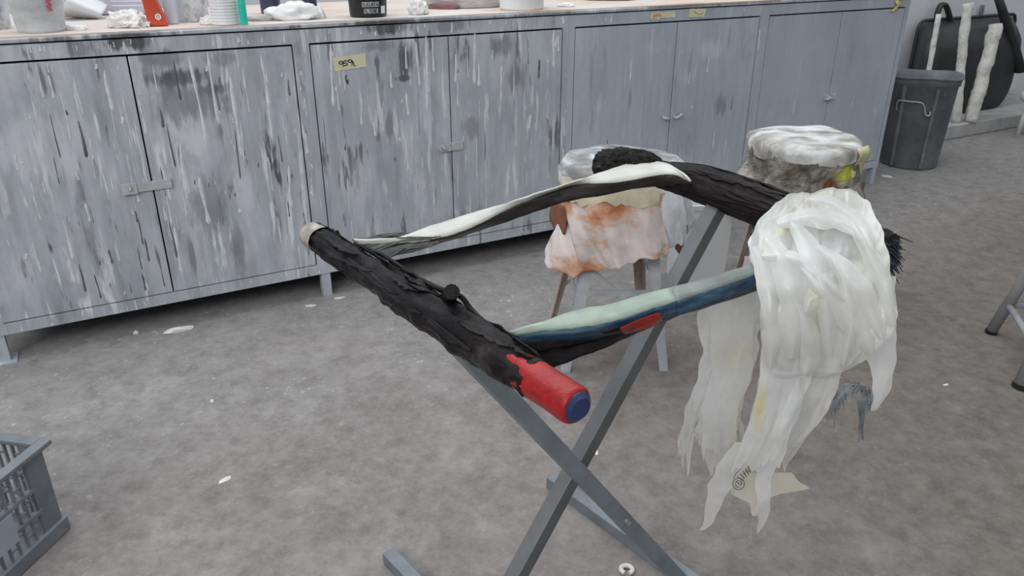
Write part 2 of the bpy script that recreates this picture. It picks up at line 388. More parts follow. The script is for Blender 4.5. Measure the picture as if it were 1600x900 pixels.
for i in range(4):
    s0, s1, sm = SB[i], SB[i + 1], SM[i]
    mt = M['cab%d' % i]
    root = thing('cabinet', labels[i], 'cabinet', B(s0, 0, 0), BANG, 'steel cabinets under the workbench')
    cabs.append(root)
    zr0, zd0, zd1, zr1 = .090, .1265, .886, .9285
    f = MB()
    def bx(mb, a, b, o0, o1, z0, z1): return mb.box(B((a + b) / 2, (o0 + o1) / 2, (z0 + z1) / 2), BD * ((b - a) / 2), BN * ((o1 - o0) / 2), (0, 0, (z1 - z0) / 2))
    FB = -.04
    bx(f, s0, s1, FB, 0, zd1, zr1); bx(f, s0, s1, FB, 0, zr0, zd0)
    bx(f, s0, s0 + ST, FB, 0, zd0, zd1); bx(f, s1 - ST, s1, FB, 0, zd0, zd1)
    f.build('face_frame', mt, root)
    c = MB()
    bx(c, s0 + .002, s0 + .006, -DEPTH, FB, zr0, zr1); bx(c, s1 - .006, s1 - .002, -DEPTH, FB, zr0, zr1)
    bx(c, s0 + .006, s1 - .006, -DEPTH, -DEPTH + .006, zr0, zr1); bx(c, s0 + .006, s1 - .006, -DEPTH + .006, FB, zr0, zr0 + .006)
    c.build('carcass', M['underfloor'] if i < 3 else mt, root)
    for so in ([s0] if i < 3 else [s0, s1 - .03]):
        lg = MB(); bx(lg, so - .014 if so == s0 else so, so + .018 if so == s0 else so + .03, -.036, -.004, 0.0, zr0)
        if i == 0: bx(lg, so - .03, so + .035, -.055, .02, 0, .004)
        lg.build('leg', mt, root)
        lg = MB(); bx(lg, so if so != s0 else so - .014, so + .018, -DEPTH + .02, -DEPTH + .05, 0.0, zr0); lg.build('leg', mt, root)
    GAP = .0045
    for k, (a, b) in enumerate(((s0 + ST + GAP, sm - .0022), (sm + .0022, s1 - ST - GAP))):
        dr = MB()
        if i == 0 and k == 0: a = s0 + .022
        bx(dr, a, b, -.022, -.0005, zd0 + .003, zd1 - .0065)
        dob = dr.build('door', mt, root, bevel=.0015)
        r = random.Random(100 * i + k)
        wN, dN = ND[i]
        w = MB(); drips(w, a + .005, b - .005, zd0 + .02, zd1 - .006, -.0005, wN, r, .17 if i < 2 else .12, 1.7)
        if i == 1 and k == 0:
            for (s, zt, zb, ww) in ((.435, .885, .63, .006), (.46, .88, .76, .005), (.40, .87, .72, .005), (.10, .88, .68, .006), (.36, .86, .78, .004), (.355, .70, .62, .005)): one_drip(w, s, zt, zb, ww, -.0005, r)
        if i == 1 and k == 1:
            for (s, zt, zb, ww) in ((.62, .885, .71, .0075), (.635, .78, .70, .006), (.545, .82, .72, .005), (.95, .88, .74, .006), (.97, .86, .80, .005)): one_drip(w, s, zt, zb, ww, -.0005, r)
        if i == 0 and k == 1:
            for (s, zt, zb, ww) in ((-.28, .88, .66, .006), (-.33, .87, .60, .006), (-.12, .86, .70, .006), (-.22, .80, .55, .007), (-.40, .62, .45, .008), (-.36, .5, .34, .007), (-.08, .5, .35, .006)): one_drip(w, s, zt, zb, ww, -.0005, r)
        tag(w.build('paint_runs', M['white_drip'], dob), 'white paint drips', kind='stuff')
        if dN:
            w = MB(); drips(w, a + .005, b - .005, zd0 + .02, zd1 - .006, -.0006, dN, r, .2, 1.1, .0035)
            tag(w.build('dark_paint_runs', M['dark_drip'], dob), 'dark paint drips', kind='stuff')
        if k == 1:
            latch_parent = dob
        # catches
        zl = .493
        if i == 0 and k == 1:
            h = MB(); bx(h, sm - .085, sm + .055, .001, .007, zl - .014, zl + .014); bx(h, sm - .088, sm - .045, .006, .012, zl - .017, zl + .017)
            h.tube([B(sm - .065, .012, zl - .007), B(sm - .065, .024, zl), B(sm - .065, .012, zl + .007)], .0025, 6)
            h.build('hasp', M['hasp'], dob, bevel=.002)
        if i == 1 and k == 1:
            h = MB(); bx(h, sm - .012, sm + .042, .001, .007, zl - .015, zl + .015); bx(h, sm - .05, sm - .010, .008, .013, zl - .013, zl + .013)
            bx(h, sm - .055, sm - .05, 0, .02, zl - .006, zl + .008); h.tube([B(sm - .04, .013, zl - .007), B(sm - .04, .026, zl), B(sm - .04, .013, zl + .007)], .0025, 6)
            h.build('hasp', M['hasp'], dob, bevel=.002)
        if i == 2:
            h = MB(); e = -1 if k == 0 else 1; q = sm + e * .026
            h.tube([B(q - e * .01, 0, zl + .002), B(q - e * .004, .016, zl), B(q + e * .018, .022, zl + .006 + .008 * (k == 1)), B(q + e * .02, .005, zl + .012)], .006, 8)
            h.build('catch', M['hasp'], dob, smooth=True)
        if i == 3 and k == 1:
            h = MB(); bx(h, sm - .035, sm + .045, 0, .006, zl - .012, zl + .014); h.tube([B(sm - .03, .004, zl - .008), B(sm - .038, .025, zl - .002), B(sm - .02, .028, zl + .004), B(sm - .012, .005, zl + .004)], .006, 8)
            h.build('hasp', M['hasp'], dob, bevel=.002)
    if i < 3:
        w = MB(); r = random.Random(50 + i); drips(w, s0 + .01, s1 - .01, zd1 + .002, zr1, 0, [34, 24, 6][i], r, .05, 2.5)
        drips(w, s0 + .01, s1 - .01, zr0, zd0, 0, [16, 10, 3][i], r, .03, 1)
        drips(w, s1 - ST + .003, s1 - .003, zd0, zd1, 0, [14, 8, 2][i], r, .12, 1.3)
        tag(w.build('paint_runs', M['white_drip'], root), 'white paint drips', kind='stuff')

# worktop
root = thing('worktop', 'long workbench top of worn peach hardboard with a paint-spattered steel edge', 'worktop', B(SB[0], 0, .93), BANG)
g = MB(); g.box(B((SB[0] + SB[4]) / 2 - .25, (-DEPTH + .006) / 2, .9385), BD * ((SB[4] - SB[0]) / 2 + .25), BN * ((DEPTH + .006) / 2), (0, 0, .0055)); g.build('steel_edge', M['edge'], root, bevel=.002)
rows = []
NB = 90
fr = []
for k in range(NB + 1):
    s = lerp(SB[0] - .5, SB[4], k / NB)
    o = -.004 + .006 * nz((s * 3, 0, 0), 1, 4) + (.010 if 1.25 < s < 2.1 else 0) * min(1, abs(s - 1.25) * 6) + (-.004 if s < -.2 else 0)
    fr.append((s, o))
top = [B(s, o, .9488 + .0015 * nz((s * 5, 0, 0), 1, 2)) for s, o in fr]; bot = [B(s, o, .9441) for s, o in fr]; bk = [B(s, -DEPTH, .9488) for s, o in fr]
g = MB(); g.grid([bot, top, bk]); g.build('hardboard_sheet', M['board'], root)

# strips of tape stuck to the bench front
def tape_strip(name, label, s0, s1, z0, z1, off, mat, slant=0, ragged=.006, seed=1):
    r = random.Random(seed); n = 10
    a = [B(lerp(s0, s1, k / n) + (r.uniform(-ragged, ragged) if k in (0, n) else 0), off + .0012, z1 + slant * k / n + r.uniform(-.0012, .0012)) for k in range(n + 1)]
    b = [B(lerp(s0, s1, k / n) + (r.uniform(-ragged, ragged) if k in (0, n) else 0), off + .0012, z0 + slant * k / n + r.uniform(-.0012, .0012)) for k in range(n + 1)]
    root = thing(name, label, 'tape', B((s0 + s1) / 2, off, z0), BANG)
    MB().grid([b, a]).build('strip', mat, root, solid=.0008)
    return root
t = tape_strip('tape_label', 'pale strip of masking tape with black handwriting on a drip-streaked door', .108, .218, .792, .836, 0, M['tape'], .008, .006, 3)
ink = MB()
def stroke(mb, pts, s, z, sc, off, w=.0016):
    mb.tube(spline([B(s + x * sc, off, z + y * sc) for x, y in pts], 5), w, 5)
stroke(ink, [(.9, .75), (.5, 1), (.1, .7), (.5, .45), (.9, .8), (.75, 0)], .122, .806, .018, .002)
stroke(ink, [(.9, 1), (.2, .95), (.15, .55), (.7, .55), (.8, .2), (.1, 0)], .138, .808, .016, .002)
stroke(ink, [(.9, .75), (.5, 1), (.1, .7), (.5, .45), (.9, .8), (.75, -.1)], .153, .809, .018, .002)
stroke(ink, [(.3, .8), (.4, .1), (.7, 0)], .167, .806, .018, .002)
ink.build('handwriting', M['ink'], t)
g = MB(); stroke(g, [(0, 1), (-.2, .3), (.1, -.6), (.15, .2)], .146, .76, .018, .001); tag(g.build('pen_mark', M['ink']), 'short black pen squiggle below the taped handwriting', 'pen mark')
t = tape_strip('tape_label', 'faded tape with orange writing on the bench edge above the clean doors', 1.395, 1.52, .898, .921, 0, M['tape'], .002, .004, 5)
ink = MB(); stroke(ink, [(0, 0), (.3, 1), (.6, .1), (.9, .9), (1.3, .2), (1.5, 1), (1.9, .4), (2.2, .9), (2.5, 0)], 1.405, .901, .017, .002, .002); ink.build('handwriting', M['orange_ink'], t)
t = tape_strip('tape_label', 'pale green-yellow leaf-shaped scrap of tape at the bench edge', 1.59, 1.68, .897, .930, .001, M['tape'], -.003, .012, 9)
ink = MB(); stroke(ink, [(0, 1), (1.5, .3), (2.6, .6)], 1.61, .90, .02, .003, .0012); ink.build('ink_line', simple('olive_ink', (.25, .28, .10)), t)
g = MB(); 
rows = [[B(2.90 - k * .0055 + .012 * math.sin(k * 1.3) - w, .004 + .006 * math.sin(k * .9) ** 2 + (.01 if k < 3 else 0), .945 - k * .0085) for w in (.018 - .006 * math.sin(k), 0, -.014)] for k in range(10)]
tag(g.grid(rows).build('tape_scrap', M['tape_y'], smooth=True, solid=.001), 'crumpled yellow tape dangling from the far end of the bench', 'tape')

# ------------------------------------------------------------------ things on the bench
M['white_pl'] = simple('white_plastic', (.74, .76, .78), .4, .05, 8)
m = NT('dirty_white_tub'); b = m.mix(m.ramp(m.noise(16, 6, .7), [(.5, 0.0), (.66, .8)]), (.66, .68, .70), (.22, .22, .24)); M['dirty_tub'] = m.fin(b, .5)
m = NT('cloudy_bucket'); b = m.ramp(m.noise(10, 6, .7, m.mapping(scale=(1, 1, 2))), [(.3, (.38, .38, .36)), (.55, (.52, .55, .58)), (.75, (.62, .65, .68))]); M['cloudy'] = m.fin(b, .45)
M['pink'] = simple('pink_print', (.70, .12, .20), .5)
M['red_pl'] = simple('orange_red_plastic', (.55, .07, .03), .35, .1)
M['lavender'] = simple('pale_lavender_plastic', (.58, .62, .74), .5, .06)
M['print_paper'] = simple('lavender_print_paper', (.47, .47, .56), .7, .1, 8)
M['print_line'] = simple('pale_print_lines', (.66, .67, .76), .7)
M['paper'] = simple('white_paper', (.74, .74, .73), .8, .06, 20, bump=.1)
M['teal'] = simple('teal_plastic', (.03, .58, .46), .35, .1)
M['navy'] = simple('dark_navy_plastic', (.035, .045, .09), .35, .5, 10)
M['black_pl'] = simple('black_plastic', (.012, .012, .013), .35, .3)
M['green'] = simple('bright_green', (.02, .42, .08), .4)
M['label_grey'] = simple('grey_label', (.40, .43, .46), .6)
M['bag'] = simple('striped_sack', (.46, .44, .44), .7, .25, 25, stretch=(1, 1, 4))
M['maroon'] = simple('dull_maroon_cloth', (.20, .11, .125), .8)
ZT = .9495
def tub(name, label, cat, px, py, r0, r1, hh, mat, lid=None, extra=None, group=None, fwd=0.0):
    c = fl(px, py, ZT); c = c + Vector((c.x, c.y, 0)).normalized() * (r0 + fwd); c.z = ZT
    root = thing(name, label, cat, c, 0, group)
    MB().lathe(c, [(0.001, 0), (r0 * .96, 0), (r0, .006), (lerp(r0, r1, .9), hh * .9), (r1, hh * .92), (r1 * 1.04, hh * .93), (r1 * 1.04, hh), (r1 * .97, hh), (r1 * .95, hh * .9)], 32).build('body', mat, root, smooth=False)
    if lid: MB().lathe(c, [(r1 * .94, hh * .9), (r1 * .5, hh * .88), (.001, hh * .88)], 32).build('contents', lid, root)
    return root, c
def front_pt(c, r, ang, z):                # on a round tub's wall, ang from the camera-facing side
    d0 = math.atan2(-c.y, -c.x); return c + Vector((r * math.cos(d0 + ang), r * math.sin(d0 + ang), z))
def box_thing(name, label, cat, px, py, w, dp, hh, mat, yaw, bevel=.004, fwd=0):
    c = fl(px, py, ZT); d_ = Vector((c.x, c.y, 0)).normalized(); c = c + d_ * (dp / 2 + fwd)
    root = thing(name, label, cat, c, yaw)
    X = Vector((math.cos(yaw), math.sin(yaw), 0)); Y = Vector((-X.y, X.x, 0))
    MB().box(c + Vector((0, 0, hh / 2)), X * w / 2, Y * dp / 2, (0, 0, hh / 2)).build('body', mat, root, bevel=bevel)
    return root, c, X, Y
def crumple(name, label, cat, c, rx, ry, rz, mat, seed, amp=.35, sc=2.2, group=None, yaw=0, lvl=4):
    bm = bmesh.new(); bmesh.ops.create_icosphere(bm, subdivisions=lvl, radius=1)
    for v in bm.verts:
        p = v.co.copy(); d_ = 1 + amp * ridge(p, sc, seed, 4) + amp * .6 * nz(p, 1.1, seed)
        q = p * d_; q.z = max(q.z, -.25) + .25
        v.co = Matrix.Rotation(yaw, 3, 'Z') @ Vector((q.x * rx, q.y * ry, q.z * rz))
    me = bpy.data.meshes.new(name); bm.to_mesh(me); bm.free(); me.materials.append(mat)
    for p in me.polygons: p.use_smooth = (seed % 2 == 0)
    o = bpy.data.objects.new(name, me); C.objects.link(o); o.location = c
    return tag(o, label, cat, group)

tub('plastic_tub', 'grimy white tub at the far left of the bench, cut by the picture edge', 'tub', -14, 48, .055, .06, .13, M['dirty_tub'])
root, c = tub('bucket', 'cloudy grey-white bucket with pink lettering up its side', 'bucket', 67, 52, .062, .078, .19, M['cloudy'])
g = MB()
def wallstroke(mb, c, r0, r1, hh, pts, w):
    mb.tube(spline([front_pt(c, lerp(r0, r1, z / hh) + .001, a, z) for a, z in pts], 6), w, 5)
for k in range(5):
    z = .058 + k * .013
    wallstroke(g, c, .062, .078, .19, [(.36, z), (.48, z + .004), (.56, z), (.50, z + .009), (.38, z + .008), (.44, z + .013)], .0014)
g.build('lettering', M['pink'], root)
c = fl(140, 41, ZT); root = thing('plastic_scoop', 'curved white plastic sheet tipped on edge beside the lettered bucket', 'scoop', c)
rows = []
for i in range(15):
    t = i / 14
    rows.append([at(lerp(92, 150, t) + 26 * u_ * (1 - .2 * t) - 2, lerp(lerp(22, 41, t ** .8), -18 + 26 * t, u_), 2.72 - .10 * math.sin(math.pi * u_) * 1 + .05 * t) for u_ in [j / 10 for j in range(11)]])
lo = min(v.z for r_ in rows for v in r_)
g = MB(); g.grid([[v + Vector((0, 0, max(0, ZT + .002 - v.z))) for v in r_] for r_ in rows]); g.build('curved_sheet', M['white_pl'], root, smooth=True, solid=.002)
crumple('paper_scrap', 'small flat white paper scrap at the foot of the lettered bucket', 'paper', fl(116, 46, ZT), .035, .02, .012, M['paper'], 3, .3, 1.5)
root, c, X, Y = box_thing('paper_bag', 'lavender printed paper bag with rows of small text behind crumpled tissue', 'bag', 183, 30, .24, .07, .26, M['print_paper'], .20, .012, .16)
g = MB(); r = random.Random(4)
for k in range(15):
    for a0, a1 in ((-.11, -.01 - r.uniform(0, .02)), (.0, .11 - r.uniform(0, .03))):
        g.box(c + X * ((a0 + a1) / 2) - Y * .0355 + Vector((0, 0, .03 + k * .015)), X * ((a1 - a0) / 2), Y * .0006, (0, 0, .0022))
g.build('print_lines', M['print_line'], root)
crumple('tissue', 'crumpled white tissue in front of the lavender printed bag', 'tissue', fl(201, 42, ZT), .058, .04, .034, M['paper'], 5, .55, 2.2)
c = fl(248, 42, ZT) + Vector((-.01, .03, 0)); root = thing('bottle', 'tall orange-red squeeze bottle with a small white emblem', 'bottle', c, .25)
X = Vector((math.cos(.25), math.sin(.25), 0)); Y = Vector((-X.y, X.x, 0))
g = MB(); g.add([c + X * (sx * .028 * (1 if z < .13 else .4) - .030 * z / .15) + Y * (sy * .02) + Vector((0, 0, z)) for z in (0, .15, .17) for sx, sy in ((-1, -1), (1, -1), (1, 1), (-1, 1))],
                [(3, 2, 1, 0), (8, 9, 10, 11)] + [(4 * k + a, 4 * k + (a + 1) % 4, 4 * k + 4 + (a + 1) % 4, 4 * k + 4 + a) for k in (0, 1) for a in range(4)]); g.build('body', M['red_pl'], root, bevel=.006)
g = MB(); g.lathe(c - Y * .0215 + X * .004 + Vector((0, 0, .028)), [(.009, 0), (.009, .001), (.005, .001), (.005, 0)], 14, Matrix.Rotation(.25, 3, 'Z') @ Matrix.Rotation(math.pi / 2, 3, 'X')); g.lathe(c - Y * .0215 + X * .004 + Vector((0, 0, .028)), [(.003, .001), (.0001, .001)], 10, Matrix.Rotation(.25, 3, 'Z') @ Matrix.Rotation(math.pi / 2, 3, 'X')); g.build('emblem', M['white_pl'], root)
box_thing('carton', 'plain pale lavender carton right of the orange-red bottle', 'box', 270, 38, .034, .04, .2, M['lavender'], .25, .003)
tub('plastic_tub', 'white tub with dark smears between lavender carton and ridged white tub', 'tub', 301, 35, .052, .056, .13, M['dirty_tub'], fwd=.01)
crumple('tissue', 'small dirty wad of tissue at the foot of the ridged white tub', 'tissue', fl(326, 38, ZT), .024, .016, .018, M['paper'], 7, .5, 2)
c0 = fl(354, 40, ZT); c = c0 + Vector((c0.x, c0.y, 0)).normalized() * .045; c.z = ZT
root = thing('plastic_tub', 'ridged white tub standing beside the teal tube', 'tub', c)
prof = [(.001, 0), (.042, 0)]
for k in range(16): prof += [(.044, .004 + k * .009), (.0428, .009 + k * .009)]
MB().lathe(c, prof + [(.046, .15), (.046, .165), (.001, .165)], 30).build('body', M['white_pl'], root)
c = fl(380, 39, ZT) + Vector((0, .012, 0)); root = thing('paint_tube', 'slim teal-green plastic tube with white cap on the bench', 'tube', c)
MB().lathe(c, [(.001, 0), (.0115, 0), (.0115, .06), (.010, .075)], 16).build('body', M['teal'], root); MB().lathe(c, [(.0105, .075), (.0105, .095), (.001, .095)], 16).build('cap', M['white_pl'], root)
c = fl(405, 33, ZT) + Vector((0, .05, 0)); root = thing('tin_lid', 'flat grey tin lid lying behind the teal tube', 'lid', c)
MB().lathe(c, [(.001, 0), (.055, 0), (.057, .008), (.053, .008), (.05, .004), (.001, .004)], 28).build('plate', simple('tin_grey', (.42, .42, .41), .4, .3, 12, metal=.4), root)
tub('jar', 'dark navy jar behind the white rag', 'jar', 424, 22, .034, .036, .11, M['navy'])
crumple('rag', 'large white cotton rag heaped on the bench edge', 'rag', fl(461, 30, ZT), .088, .05, .040, simple('white_rag', (.73, .73, .74), .85, .04), 6, .42, 1.5, yaw=.3)
tub('bottle', 'dark blue bottle standing at the right end of the white rag', 'bottle', 486, 24, .024, .024, .14, M['navy'])
root, c = tub('paint_tub', 'black paint tub with green band and grey printed labels', 'tub', 576, 28, .062, .070, .16, M['black_pl'])
def wrap(mb, c, r0, r1, hh, a0, a1, z0, z1, dr=.001, n=10):
    mb.grid([[front_pt(c, lerp(r0, r1, z / hh) + dr, lerp(a0, a1, k / n), z) for k in range(n + 1)] for z in (z0, z1)])
g = MB(); wrap(g, c, .062, .07, .16, -.55, .55, .062, .1, .0012); g.build('green_band', M['green'], root)
g = MB(); wrap(g, c, .062, .07, .16, -.30, .60, .034, .050); wrap(g, c, .062, .07, .16, -.22, .56, .014, .029); g.build('label', M['label_grey'], root)
g = MB(); wrap(g, c, .062, .07, .16, .72, 1.05, .012, .036); g.build('white_sticker', M['white_pl'], root)
g = MB(); r = random.Random(12)
for z0, a0, a1 in ((.037, -.27, .56), (.0165, -.19, .52)):
    a = a0
    while a < a1:
        hgt = .010
        kind = r.choice('INLTE')
        for seg in {'I': [((.5, 0), (.5, 1))], 'N': [((0, 0), (0, 1)), ((0, 1), (1, 0)), ((1, 0), (1, 1))], 'L': [((0, 1), (0, 0)), ((0, 0), (1, 0))], 'T': [((0, 1), (1, 1)), ((.5, 1), (.5, 0))], 'E': [((0, 0), (0, 1)), ((0, 1), (1, 1)), ((0, .5), (.8, .5)), ((0, 0), (1, 0))]}[kind]:
            g.tube([front_pt(c, .065, a + p[0] * .075, z0 + p[1] * hgt) + (front_pt(c, .0012, a, 0) - c) for p in seg], .0009, 4)
        a += .115
g.build('label_print', M['ink'], root)
crumple('paper_wad', 'crumpled white and grey paper wad left of the striped sack', 'paper', fl(655, 22, ZT), .032, .03, .04, M['paper'], 9, .5, 2.0)
c = fl(722, 13, ZT); crumple('sack', 'slumped grey striped sack lying on the bench', 'sack', c + Vector((0, .07, 0)), .15, .08, .07, M['bag'], 4, .2, 1.2, yaw=.15)
crumple('cloth', 'dull maroon cloth sticking out from under the grey striped sack', 'cloth', fl(693, 14, ZT) + Vector((0, .01, 0)), .06, .025, .02, M['maroon'], 8, .2, 1.2, yaw=-.2)
tub('plastic_tub', 'clean white tub right of the grey striped sack', 'tub', 815, 17, .082, .086, .16, M['white_pl'])
crumple('paper_scrap', 'flat white paper scrap alone on the peach hardboard', 'paper', fl(885, 10, ZT), .035, .018, .010, M['paper'], 11, .35, 1.6)
c = fl(957, 1, ZT) + Vector((0, .05, 0)); crumple('black_bag', 'crumpled black plastic at the back of the bench', 'bag', c, .10, .05, .035, M['black_pl'], 12, .4, 1.6)

# ------------------------------------------------------------------ dustbin, tub and poles at the far end
m = NT('grey_rubber_bin'); b = m.ramp(m.noise(6, 5, .65), [(.3, (.085, .092, .105)), (.7, (.19, .205, .225))])
b = m.mix(m.ramp(m.noise(20, 5, .7, m.mapping(scale=(1, 1, .4))), [(.62, 0.0), (.7, .6)]), b, (.36, .38, .41)); M['bin'] = m.fin(b, .6, 0, m.noise(8, 3), .2, .01)
c = fl(1418, 255); root = thing('dustbin', 'dark grey dustbin with bent wire handle beside the cabinet end', 'dustbin', c)
HB = .505
MB().lathe(c, [(.001, 0), (.148, 0), (.152, .01), (.170, HB - .05), (.180, HB - .045), (.182, HB - .01)], 40, disp=lambda v: v * .012 * math.sin(3 * math.atan2(v.y, v.x) + 1)).build('body', M['bin'], root, smooth=True)
MB().lathe(c, [(.179, HB - .012), (.187, HB - .012), (.189, HB), (.176, HB), (.168, HB - .06), (.145, .012), (.001, .012)], 40, disp=lambda v: v * .012 * math.sin(3 * math.atan2(v.y, v.x) + 1)).build('rim', M['bin'], root, smooth=True)
tag(MB().tube(spline([front_pt(c, .166, -.72, .315), front_pt(c, .18, -.66, .37), front_pt(c, .186, -.30, .378), front_pt(c, .186, .0, .378), front_pt(c, .182, .12, .36), front_pt(c, .182, .2, .318), front_pt(c, .184, .30, .312), front_pt(c, .17, .34, .33)], 5), .0048, 8).build('handle', simple('wire_handle', (.30, .32, .34), .4), root, smooth=True), 'bent wire handle')
g = MB()
for a in (.42, -.55): g.bar(front_pt(c, .156, a, .01), front_pt(c, .174, a, HB - .05), .008, .006)
g.build('rib', M['bin'], root)

M['tubblack'] = simple('black_rubber', (.028, .030, .031), .55, .35, 7, bump=.1)
ctub = B(4.86, -.62, .09)
root = thing('rubber_tub', 'large black rubber tub propped upright behind white-spattered poles', 'tub', B(4.86, -.62, .09), BANG)
def rrect(s0, s1, z0, z1, r, off, n=6):
    out = []
    for cx, cz, a0 in ((s1 - r, z1 - r, 0), (s0 + r, z1 - r, 90), (s0 + r, z0 + r, 180), (s1 - r, z0 + r, 270)):
        for k in range(n + 1):
            a = math.radians(a0 + 90 * k / n); out.append(B(cx + r * math.cos(a), off, cz + r * math.sin(a)))
    return out
def sz(x, y, off):
    p = boff(x, y, off) - BP; return p.dot(BD), p.z
def tring(off, xl, xr, yt, r):
    s0, z1 = sz(xl, yt, off); s1, _ = sz(xr, yt + 18, off); return rrect(s0, s1, .092, z1, r, off)
rings = [tring(-.93, 1440, 1578, 36, .05), tring(-.88, 1441, 1582, 42, .07), tring(-.74, 1446, 1590, 48, .13), tring(-.66, 1452, 1595, 58, .15), tring(-.62, 1470, 1585, 85, .12)]
n_ = len(rings[0]); vs = [v for r_ in rings for v in r_]
g = MB(); g.add(vs, [(i * n_ + k, i * n_ + (k + 1) % n_, (i + 1) * n_ + (k + 1) % n_, (i + 1) * n_ + k) for i in range(4) for k in range(n_)] + [tuple(4 * n_ + k for k in range(n_))]); g.build('body', M['tubblack'], root, smooth=True)
g = MB(); a = tring(-.945, 1437, 1581, 33, .055); g.tube(a + [a[0]], .012, 8); g.build('rim', M['tubblack'], root, smooth=True)
g = MB(); g.tube(spline([boff(x, y, -.93) for x, y in ((1468, 44), (1464, 28), (1469, 10), (1477, 8), (1483, 24), (1486, 44))], 6), [.022] * 31, 8, flat=.7); g.build('handle', M['tubblack'], root, smooth=True)
g = MB(); g.tube([boff(1592, 110, -.63), boff(1581, 66, -.64), boff(1568, 22, -.66), boff(1557, -12, -.68)], [.05, .046, .034, .030], 12, flat=.6); g.build('strap', M['tubblack'], root, smooth=True)

m = NT('spattered_white_pole'); b = m.ramp(m.noise(22, 5, .7), [(.3, (.42, .40, .36)), (.5, (.64, .63, .60)), (.7, (.72, .72, .70))]); b = m.mix(m.ramp(m.noise(6, 3, .6), [(.6, 0.0), (.68, .7)]), b, (.62, .52, .26)); M['pole'] = m.fin(b, .8, 0, m.noise(40, 5), .6, .01)
def pole(name, label, top, bot, r, seed, mat=None, extra=None):
    root = thing(name, label, 'pole', bot)
    n = 26; path = [bot.lerp(top, k / n) + Vector((nz((k * .3, 0, 0), 1, seed), nz((0, k * .3, 0), 1, seed), 0)) * r * .3 for k in range(n + 1)]
    MB().tube(path, [r * (1 + .12 * nz((k * .45, 2, 0), 1, seed)) for k in range(n + 1)], 12, disp=lambda L, a: r * .16 * nz((L * 40, math.cos(a) * 1.5, math.sin(a) * 1.5), 1, seed)).build('shaft', mat or M['pole'], root, smooth=True)
    return root
pole('pole', 'thin white-spattered pole leaning on the black tub behind the dustbin', boff(1467, 22, -.58), Vector((boff(1448, 140, -.50).x, boff(1448, 140, -.50).y, .09)), .016, 1)
pole('pole', 'cream-crusted middle pole with a blue mark near its rounded top', boff(1511, 5, -.56), Vector(tuple(boff(1494, 186, -.47).xy) + (.09,)), .029, 2)
p3 = pole('pole', 'thickest grey-white pole standing on the concrete ledge before the tub', boff(1556, 38, -.46), Vector(tuple(boff(1513, 206, -.434).xy) + (.09,)), .04, 3)
pole('brush_handle', 'thin dark grey stick behind the rim of the black tub', boff(1536, 8, -.975), Vector(tuple(boff(1527, 60, -.975).xy) + (.10,)), .014, 4, simple('dark_stick', (.16, .16, .20), .7))

# white stool whose seat edge shows at the far right
c = fl(1606, 212); c = Vector((c.x + .05, c.y, 0)); root = thing('stool', 'far white stool at the right edge before the black tub', 'stool', c)
M['wstool'] = simple('white_stool_paint', (.62, .61, .60), .6, .15, 20)
MB().lathe(c, [(.001, .22), (.13, .22), (.145, .235), (.145, .262), (.13, .275), (.001, .277)], 28).build('seat', M['wstool'], root, smooth=True)
for a in range(4):
    q = math.pi / 4 + a * math.pi / 2 + .4; MB().tube([c + Vector((.10 * math.cos(q), .10 * math.sin(q), 0)), c + Vector((.08 * math.cos(q), .08 * math.sin(q), .225))], .018, 10).build('leg', M['wstool'], root, smooth=True)

# ------------------------------------------------------------------ stools
M['stoolm'] = simple('chalky_grey_steel', (.42, .44, .48), .55, .2, 14)
m = NT('rusty_peach_steel'); b = m.ramp(m.noise(14, 5, .7, m.mapping(scale=(1, 1, .5))), [(.3, (.24, .10, .05)), (.45, (.42, .33, .29)), (.7, (.52, .47, .44))]); M['rusty'] = m.fin(b, .7, 0, m.noise(40, 4), .3, .004)
M['terra'] = simple('terracotta_seat', (.20, .075, .04), .7, .25, 18)
def stool_frame(root, feet, c, zs, mats, top_r=.105, splay=None):
    for k, (f_, mt) in enumerate(zip(feet, mats)):
        f_ = Vector(f_); d_ = Vector((f_.x - c.x, f_.y - c.y, 0)).normalized(); t = Vector((c.x, c.y, zs)) + d_ * top_r
        s1 = Vector((-d_.y, d_.x, 0)); a1 = (d_ + s1).normalized(); a2 = (d_ - s1).normalized()
        g = MB()
        for ax in (a1, a2):                # an angle-section leg, tapering to the foot
            n3 = (t - f_).cross(ax).normalized() * .002
            g.add([f_ + n3, f_ - n3, f_ - ax * .024 + n3, f_ - ax * .024 - n3, t + n3, t - n3, t - ax * .04 + n3, t - ax * .04 - n3],
                  [(0, 4, 6, 2), (1, 3, 7, 5), (0, 1, 5, 4), (2, 6, 7, 3), (0, 2, 3, 1), (4, 5, 7, 6)])
        g.build('leg', mt, root)
    for k in range(4):
        a, b2 = Vector(feet[k]), Vector(feet[(k + 1) % 4]); ta = Vector((c.x, c.y, zs)); 
        pa = a.lerp(Vector((c.x, c.y, zs)) + (Vector((a.x - c.x, a.y - c.y, 0))).normalized() * top_r, .45); pb = b2.lerp(Vector((c.x, c.y, zs)) + (Vector((b2.x - c.x, b2.y - c.y, 0))).normalized() * top_r, .45)
        MB().bar(pa, pb, .009, .002).build('stretcher', M['stoolm'], root)
    for k in range(4):
        a, b2 = Vector(feet[k]), Vector(feet[(k + 1) % 4]); ca = Vector((c.x, c.y, zs))
        for q in (.30,):
            pa = a.lerp(ca + Vector((a.x - c.x, a.y - c.y, 0)).normalized() * top_r, .62); pb = b2.lerp(ca + Vector((b2.x - c.x, b2.y - c.y, 0)).normalized() * top_r, .22)
            if k in (1, 3): MB().bar(pa, pb, .006, .0015).build('brace', M['stoolm'], root)
feet = [fl(857, 500), fl(878, 582), fl(1043, 580), fl(1005, 485)]
feet = [Vector((p.x, p.y, 0)) for p in feet]
c1 = Vector((.325, 2.215, 0)); ZS = .59
